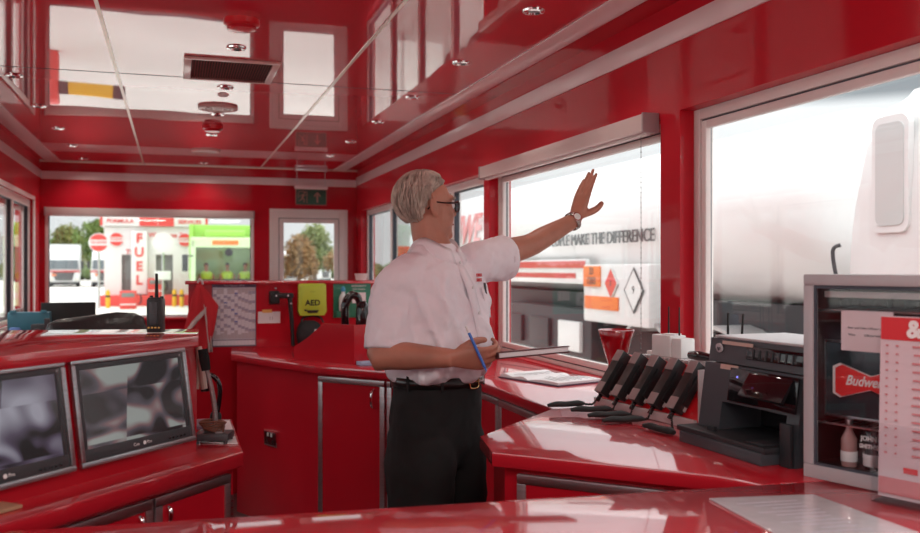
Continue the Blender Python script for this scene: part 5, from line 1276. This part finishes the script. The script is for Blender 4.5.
for i,(x,l) in enumerate(((-.62,'person in yellow high visibility vest sitting left in the green refuse truck cab'),(.12,'person in yellow high visibility vest sitting in middle of green refuse truck cab'),(.76,'person in yellow high visibility vest sitting right in the green refuse truck cab'))):
    p=thing('person',l,'person',(1.75+x,33.95,G+.95))
    bm=B(); loft(bm,[ell((0,0,z),(1,0,0),(0,1,0),a,b,20) for z,a,b in ((0,.17,.13),(.25,.18,.13),(.45,.22,.12),(.53,.14,.08),(.58,.06,.06),(.64,.055,.06))]); sph(bm,(0,0,.74),(.078,.095,.115))
    for s_ in (-1,1): tube(bm,[(s_*.20,0,.46),(s_*.25,-.05,.22),(s_*.14,-.3,.18)],[.055,.045,.035],n=3)
    sph(bm,(0,-.095,.735),(.014,.018,.022))
    for s_ in (-1,1): tube(bm,[(s_*.1,0,.03),(s_*.12,-.42,.05),(s_*.12,-.48,-.35)],[.09,.07,.05],n=3)
    b_=obj('body',bm,m_skin,p,smooth=True); remesh(b_,.018,3)
    bm=B(); loft(bm,[ell((0,0,z),(1,0,0),(0,1,0),a,b,20) for z,a,b in ((0,.185,.145),(.25,.195,.145),(.45,.232,.135),(.54,.15,.095))]); obj('vest',bm,mat('hi_vis_yellow',(.55,.75,.06),.6),p,smooth=True)
    bm=B(); sph(bm,(0,.015,.785),(.085,.1,.085)); obj('hair',bm,m_tdk,p)
# ---- tanker beside the windows ----
tk=thing('road_tanker','large white road tanker with slogan lettering parked beside the cabin','tanker',(5.2,8,G))
m_tank=mat('tank_white',(.78,.78,.77),.35,coat=.5,bump=.05,bscale=.8,bdist=.05)
X0=5.2; ZCt=1.88; RT=.80
bm=B(); prof=[(5.35,.02),(5.37,.45),(5.45,.66),(5.58,.77),(5.75,.80),(15.4,.80),(15.6,.74),(15.72,.5),(15.75,.02)]
loft(bm,[[(X0+r*math.cos(2*PI*k/56),y,ZCt+r*math.sin(2*PI*k/56)) for k in range(56)] for y,r in prof]); tank=obj('tank',bm,m_tank,tk,W=True)
for y in (7.0,9.5,12.0,14.2):
    bm=B(); loft(bm,[[(X0+(RT+.006)*math.cos(2*PI*k/56),yy,ZCt+(RT+.006)*math.sin(2*PI*k/56)) for k in range(56)] for yy in (y,y+.02)],cap=False); obj('tank_band',bm,m_tw,tank,W=True)
m_slog=mat('slogan_grey',(.10,.10,.10),.5)
text('slogan','PEOPLE MAKE THE DIFFERENCE',.185,m_slog,tank,(4.385,8.86,1.735),(0,-1,0),(0,0,1),.006,W=True,sx=.97)
text('lettering','IWE',.62,mat('faded_pink_lettering',(.72,.30,.30),.5),tank,(4.385,13.3,2.0),(0,-1,0),(0,0,1),.006,shear=.4,bold=.012,W=True)
bm=B(); bb(bm,4.75,5.65,5.2,15.6,.85,1.12); obj('chassis',bm,m_tdk,tk,W=True)
bm=B(); bb(bm,4.36,4.42,9.05,12.2,1.24,1.52,.01); sk=obj('side_skirt',bm,m_tw,tk,W=True)
bm=B(); bb(bm,4.35,4.36,9.05,12.2,1.42,1.50); obj('red_band',bm,m_tr,sk,W=True)
bm=B(); bb(bm,4.35,4.36,9.3,11.6,1.30,1.36); obj('red_band',bm,m_tr,sk,W=True)
bm=B(); bb(bm,4.3,5.2,7.55,8.98,.84,1.46,.03); cb=obj('equipment_cabinet',bm,m_tw,tk,W=True)
bm=B(); bb(bm,4.285,4.30,8.55,8.95,1.22,1.44,.003); o_=obj('hazard_plate',bm,m_orange,cb,W=True)
text('lettering','33',.11,m_slog,o_,(4.283,8.75,1.385),(0,-1,0),(0,0,1),.003,W=True); text('lettering','1203',.11,m_slog,o_,(4.283,8.75,1.28),(0,-1,0),(0,0,1),.003,W=True)
bm=B(); bb(bm,4.285,4.30,8.15,8.92,.98,1.12,.003); obj('hazard_plate',bm,m_orange,cb,W=True)
def diamond(y,z,s,m1,m2,sym):
    bm=B(); d=[(0,s),(s,0),(0,-s),(-s,0)]; plate(bm,[(4.292,y+a,z+b*1.15) for a,b in d],(-1,0,0),.006); o=obj('hazard_diamond',bm,m1,cb,W=True)
    bm=B(); plate(bm,[(4.285,y+a*.86,z+b*1.15*.86) for a,b in d],(-1,0,0),.003); p=obj('diamond_field',bm,m2,o,W=True)
    text('symbol',sym,s*.55,m_slog,p,(4.281,y,z),(0,-1,0),(0,0,1),.002,W=True)
diamond(8.30,1.26,.15,m_tw,m_kr,'3'); diamond(7.82,1.20,.20,m_slog,m_tw,'9')
bm=B(); bb(bm,4.5,5.1,5.9,7.3,.45,.85,.04); obj('side_locker',bm,m_tdk,tk,W=True)
bm=B(); bb(bm,4.45,5.3,9.1,12.0,.30,.95,.05); obj('pump_housing',bm,m_tdk,tk,W=True)
for i in range(3):
    bm=B(); bb(bm,4.40,4.46,9.3+i*.9,9.9+i*.9,.45,.80,.02); obj('valve_door',bm,(m_tdk if i else m_tw),tk,W=True)
for y in (6.6,7.75,13.0,14.3):
    for xx in (4.55,5.85):
        bm=B(); cyl(bm,(xx-.16,y,G+.5),(xx+.16,y,G+.5),.5,seg=32); wh=obj('wheel',bm,m_tyre,tk,W=True)
        bm=B(); cyl(bm,(xx-.17,y,G+.5),(xx+.17,y,G+.5),.25,seg=24); obj('wheel_hub',bm,m_hub,wh,W=True)
    bm=B(); pts=[(4.55,y+.58*math.cos(a),G+.52+.58*math.sin(a)) for a in [PI*k/10 for k in range(11)]]
    R2=[[(4.36,p[1],p[2]),(4.74,p[1],p[2]),(4.74,y+(p[1]-y)*1.05,G+.52+(p[2]-G-.52)*1.05),(4.36,y+(p[1]-y)*1.05,G+.52+(p[2]-G-.52)*1.05)] for p in pts]
    loft(bm,R2); obj('mudguard',bm,m_hub,tk,W=True)
# cab near the camera
cb_=thing('tanker_cab','rounded white lorry cab close outside the right hand window','cab',(5.1,3.4,G))
bm=B(); Y1=4.42
def cs(z,i,y1): return [(3.86+i,y1,z),(3.86+i,2.1+i,z),(6.3-i,2.1+i,z),(6.3-i,y1,z)]
loft(bm,[cs(.35,.05,4.50),cs(.9,.0,4.50),cs(1.7,.0,4.44),cs(2.2,.03,4.34),cs(2.42,.12,4.22),cs(2.60,.6,3.9)])
bmesh.ops.bevel(bm,geom=[e for e in bm.edges],offset=.07,segments=3,affect='EDGES'); shell=obj('cab_shell',bm,m_tw,cb_,W=True)
m_recess=mat('cab_grey_recess',(.55,.57,.56),.3,coat=.4)
def rrect(y0,y1,z0,z1,r,x0,x1,nm,m_,par):
    pts=[]
    for cy,cz,a0 in ((y1-r,z1-r,0),(y0+r,z1-r,PI/2),(y0+r,z0+r,PI),(y1-r,z0+r,3*PI/2)):
        for k in range(6): a=a0+PI/2*k/5; pts.append((x0,cy+r*math.cos(a),cz+r*math.sin(a)))
    bm=B(); plate(bm,pts,(x1-x0,0,0),abs(x1-x0)); return obj(nm,bm,m_,par,W=True)
q_=rrect(3.93,4.20,1.62,2.28,.06,3.885,3.845,'vertical_recess_frame',m_tw,shell)
rrect(3.96,4.17,1.66,2.24,.045,3.85,3.84,'recess_panel',m_recess,q_)
rrect(2.5,3.6,1.35,2.2,.10,3.87,3.845,'side_window',m_wind,shell)
bm=B(); tube(bm,[(3.86,4.40,1.30),(3.80,4.42,1.33),(3.80,4.47,1.52),(3.84,4.45,1.56)],.012,n=4); obj('grab_handle',bm,m_tdk,cb_,W=True)
bm=B(); bb(bm,3.9,6.2,2.2,4.5,.15,.45,.05); obj('cab_step',bm,m_tdk,cb_,W=True)
for xx in (4.05,6.1):
    bm=B(); cyl(bm,(xx-.16,3.0,G+.5),(xx+.16,3.0,G+.5),.5,seg=32); wh=obj('wheel',bm,m_tyre,cb_,W=True)
    bm=B(); cyl(bm,(xx-.17,3.0,G+.5),(xx+.17,3.0,G+.5),.25,seg=24); obj('wheel_hub',bm,m_hub,wh,W=True)
# red square sign seen in the narrow side pane
t=thing('red_sign','small red square sign on post outside the far side window','sign',(3.3,13.2,G))
bm=B(); cyl(bm,(0,0,0),(0,0,1.7),.03); obj('post',bm,m_hub,t)
bm=B(); bb(bm,-.12,.12,-.03,-.01,1.62,1.95,.01); obj('plate',bm,m_kr,t)
# wall and parked cars beyond the tanker
m_brick=mat('dark_brick',(.10,.075,.07),.8,var=.3,vscale=6)
bm=B(); bb(bm,10.5,10.9,2,30,G,1.15); tag(obj('brick_wall',bm,m_brick),'low dark brick wall behind the tanker','wall')
def car(label,loc,rz,m_):
    t=thing('car',label,'car',loc,rz,'cars parked behind the tanker')
    bm=B(); loft(bm,[[(-.85,y,.3),(.85,y,.3),(.88,y,.7),(.80,y,z1),(.62,y,z2),(-.62,y,z2),(-.80,y,z1),(-.88,y,.7)] for y,z1,z2 in ((-2.1,.72,.74),(-1.9,.85,.88),(-1.0,.95,1.0),(-.3,.98,1.42),(1.0,.98,1.45),(1.8,.95,1.05),(2.1,.8,.85))]); obj('body',bm,m_,t)
    bm=B(); loft(bm,[[(-.80,y,z0),(.80,y,z0),(.66,y,z1),(-.66,y,z1)] for y,z0,z1 in ((-.9,.98,1.03),(-.28,1.0,1.40),(.98,1.0,1.43),(1.6,.98,1.1))]); obj('windows',bm,m_wind,t)
    for sx in (-.78,.78):
        for yy in (-1.3,1.3): wheel(t,sx,yy,.32,.32,.22)
for i,(y,m_,nm) in enumerate(((4.5,m_tr,'maroon'),(9.5,m_hub,'silver'),(14.5,m_wind,'dark grey'),(19.5,m_tw,'white'))): car(f'{nm} car parked between the tanker and the low brick wall',(8.3,y,G),0,m_)
# ---- trees ----
def tree(label,loc,h,rad,col,seed,group,trunk=.35):
    """leaf tufts scattered over several lobes of a crown"""
    rr=random.Random(seed); t=thing('tree',label,'tree',loc,0,group)
    m_=mat('leaves_%s'%col[0],col[1],.75,var=.4,vscale=1.2); bm=B(); lobes=[]
    for k in range(9):
        a=rr.uniform(0,2*PI); d=rr.uniform(0,.6)*rad; z=h*rr.uniform(.42,.82); lobes.append((d*math.cos(a),d*math.sin(a),z,rad*rr.uniform(.35,.55)))
    lobes.append((0,0,h*.62,rad*.7))
    for lx,ly,lz,lr in lobes:
        for k in range(520):
            u=V((rr.gauss(0,1),rr.gauss(0,1),rr.gauss(0,1))).normalized()*lr*rr.uniform(.55,1.08)
            c=V((lx,ly,lz))+u; s=rad*rr.uniform(.035,.075)
            a=V((rr.gauss(0,1),rr.gauss(0,1),rr.gauss(0,1))).normalized(); b=a.orthogonal().normalized()*s*.7; a=a*s
            bm.faces.new([bm.verts.new(c+p) for p in (-a,b,a,-b)])
    obj('crown',bm,m_,t,smooth=False)
    bm=B(); tube(bm,[(0,0,0),(.05,0,h*.3),(0,.05,h*.6)],[trunk*.5,trunk*.4,trunk*.2],seg=8)
    for k in range(4):
        a=k*1.6; tube(bm,[(0,0,h*.3),(rad*.5*math.cos(a),rad*.5*math.sin(a),h*.6)],[trunk*.25,trunk*.08],seg=6)
    obj('trunk',bm,mat('bark',(.12,.09,.07),.9),t)
g1=('green',(.12,.19,.035)); g2=('olive',(.17,.18,.04)); g3=('autumn',(.24,.14,.055)); g4=('pale',(.20,.24,.09))
for i,(x,y,h,r_,c) in enumerate(((-16.5,116,7.2,3.2,g1),(-12.8,122,6.9,3.2,g2),(-8.3,115,7.6,3.2,g1),(-4.6,122,6.2,2.7,g2),(-21.5,110,7.5,3.0,g1))):
    tree(['big green tree left edge of the back window, behind lorries','olive bushy tree behind the two lorries','tallest green tree behind the no entry sign','low olive tree next to the kiosk\'s left side','green tree beyond the left window post'][i],(x,y,G),h,r_,c,20+i,'trees behind the lorries')
for i,(x,y,h,r_,c) in enumerate(((7.6,58,3.8,1.7,g3),(9.4,63,5.3,1.8,g4),(10.7,58.5,3.5,1.4,g3),(3.2,62,4.6,2.0,g3))):
    tree(['autumn brown bush at left of the small back window','tall pale green tree centred in the small back window','autumn brown bush at right of the small back window','reddish autumn tree between kiosk and green truck'][i],(x,y,G),h,r_,c,40+i,'autumn trees')
for i,(x,y,h,r_,c) in enumerate(((-15,70,5.4,2.6,g1),(-19,58,5.5,2.6,g2))):
    tree(['green tree beyond the white lorry outside left window','olive tree farther left outside the left window'][i],(x,y,G),h,r_,c,60+i,'trees outside the left window')
bm=B(); rr=random.Random(9)
for k in range(420):
    x=-70+k*.36; bmesh.ops.create_icosphere(bm,subdivisions=1,radius=rr.uniform(.7,1.3),matrix=Mx.Translation((x,132+rr.uniform(-1,1),G+.9+rr.uniform(-.3,.6))))
tag(obj('hedge',bm,mat('hedge_green',(.10,.14,.05),.85,var=.4,vscale=.6),smooth=False),'long low green hedge along the far edge of the forecourt','hedge')
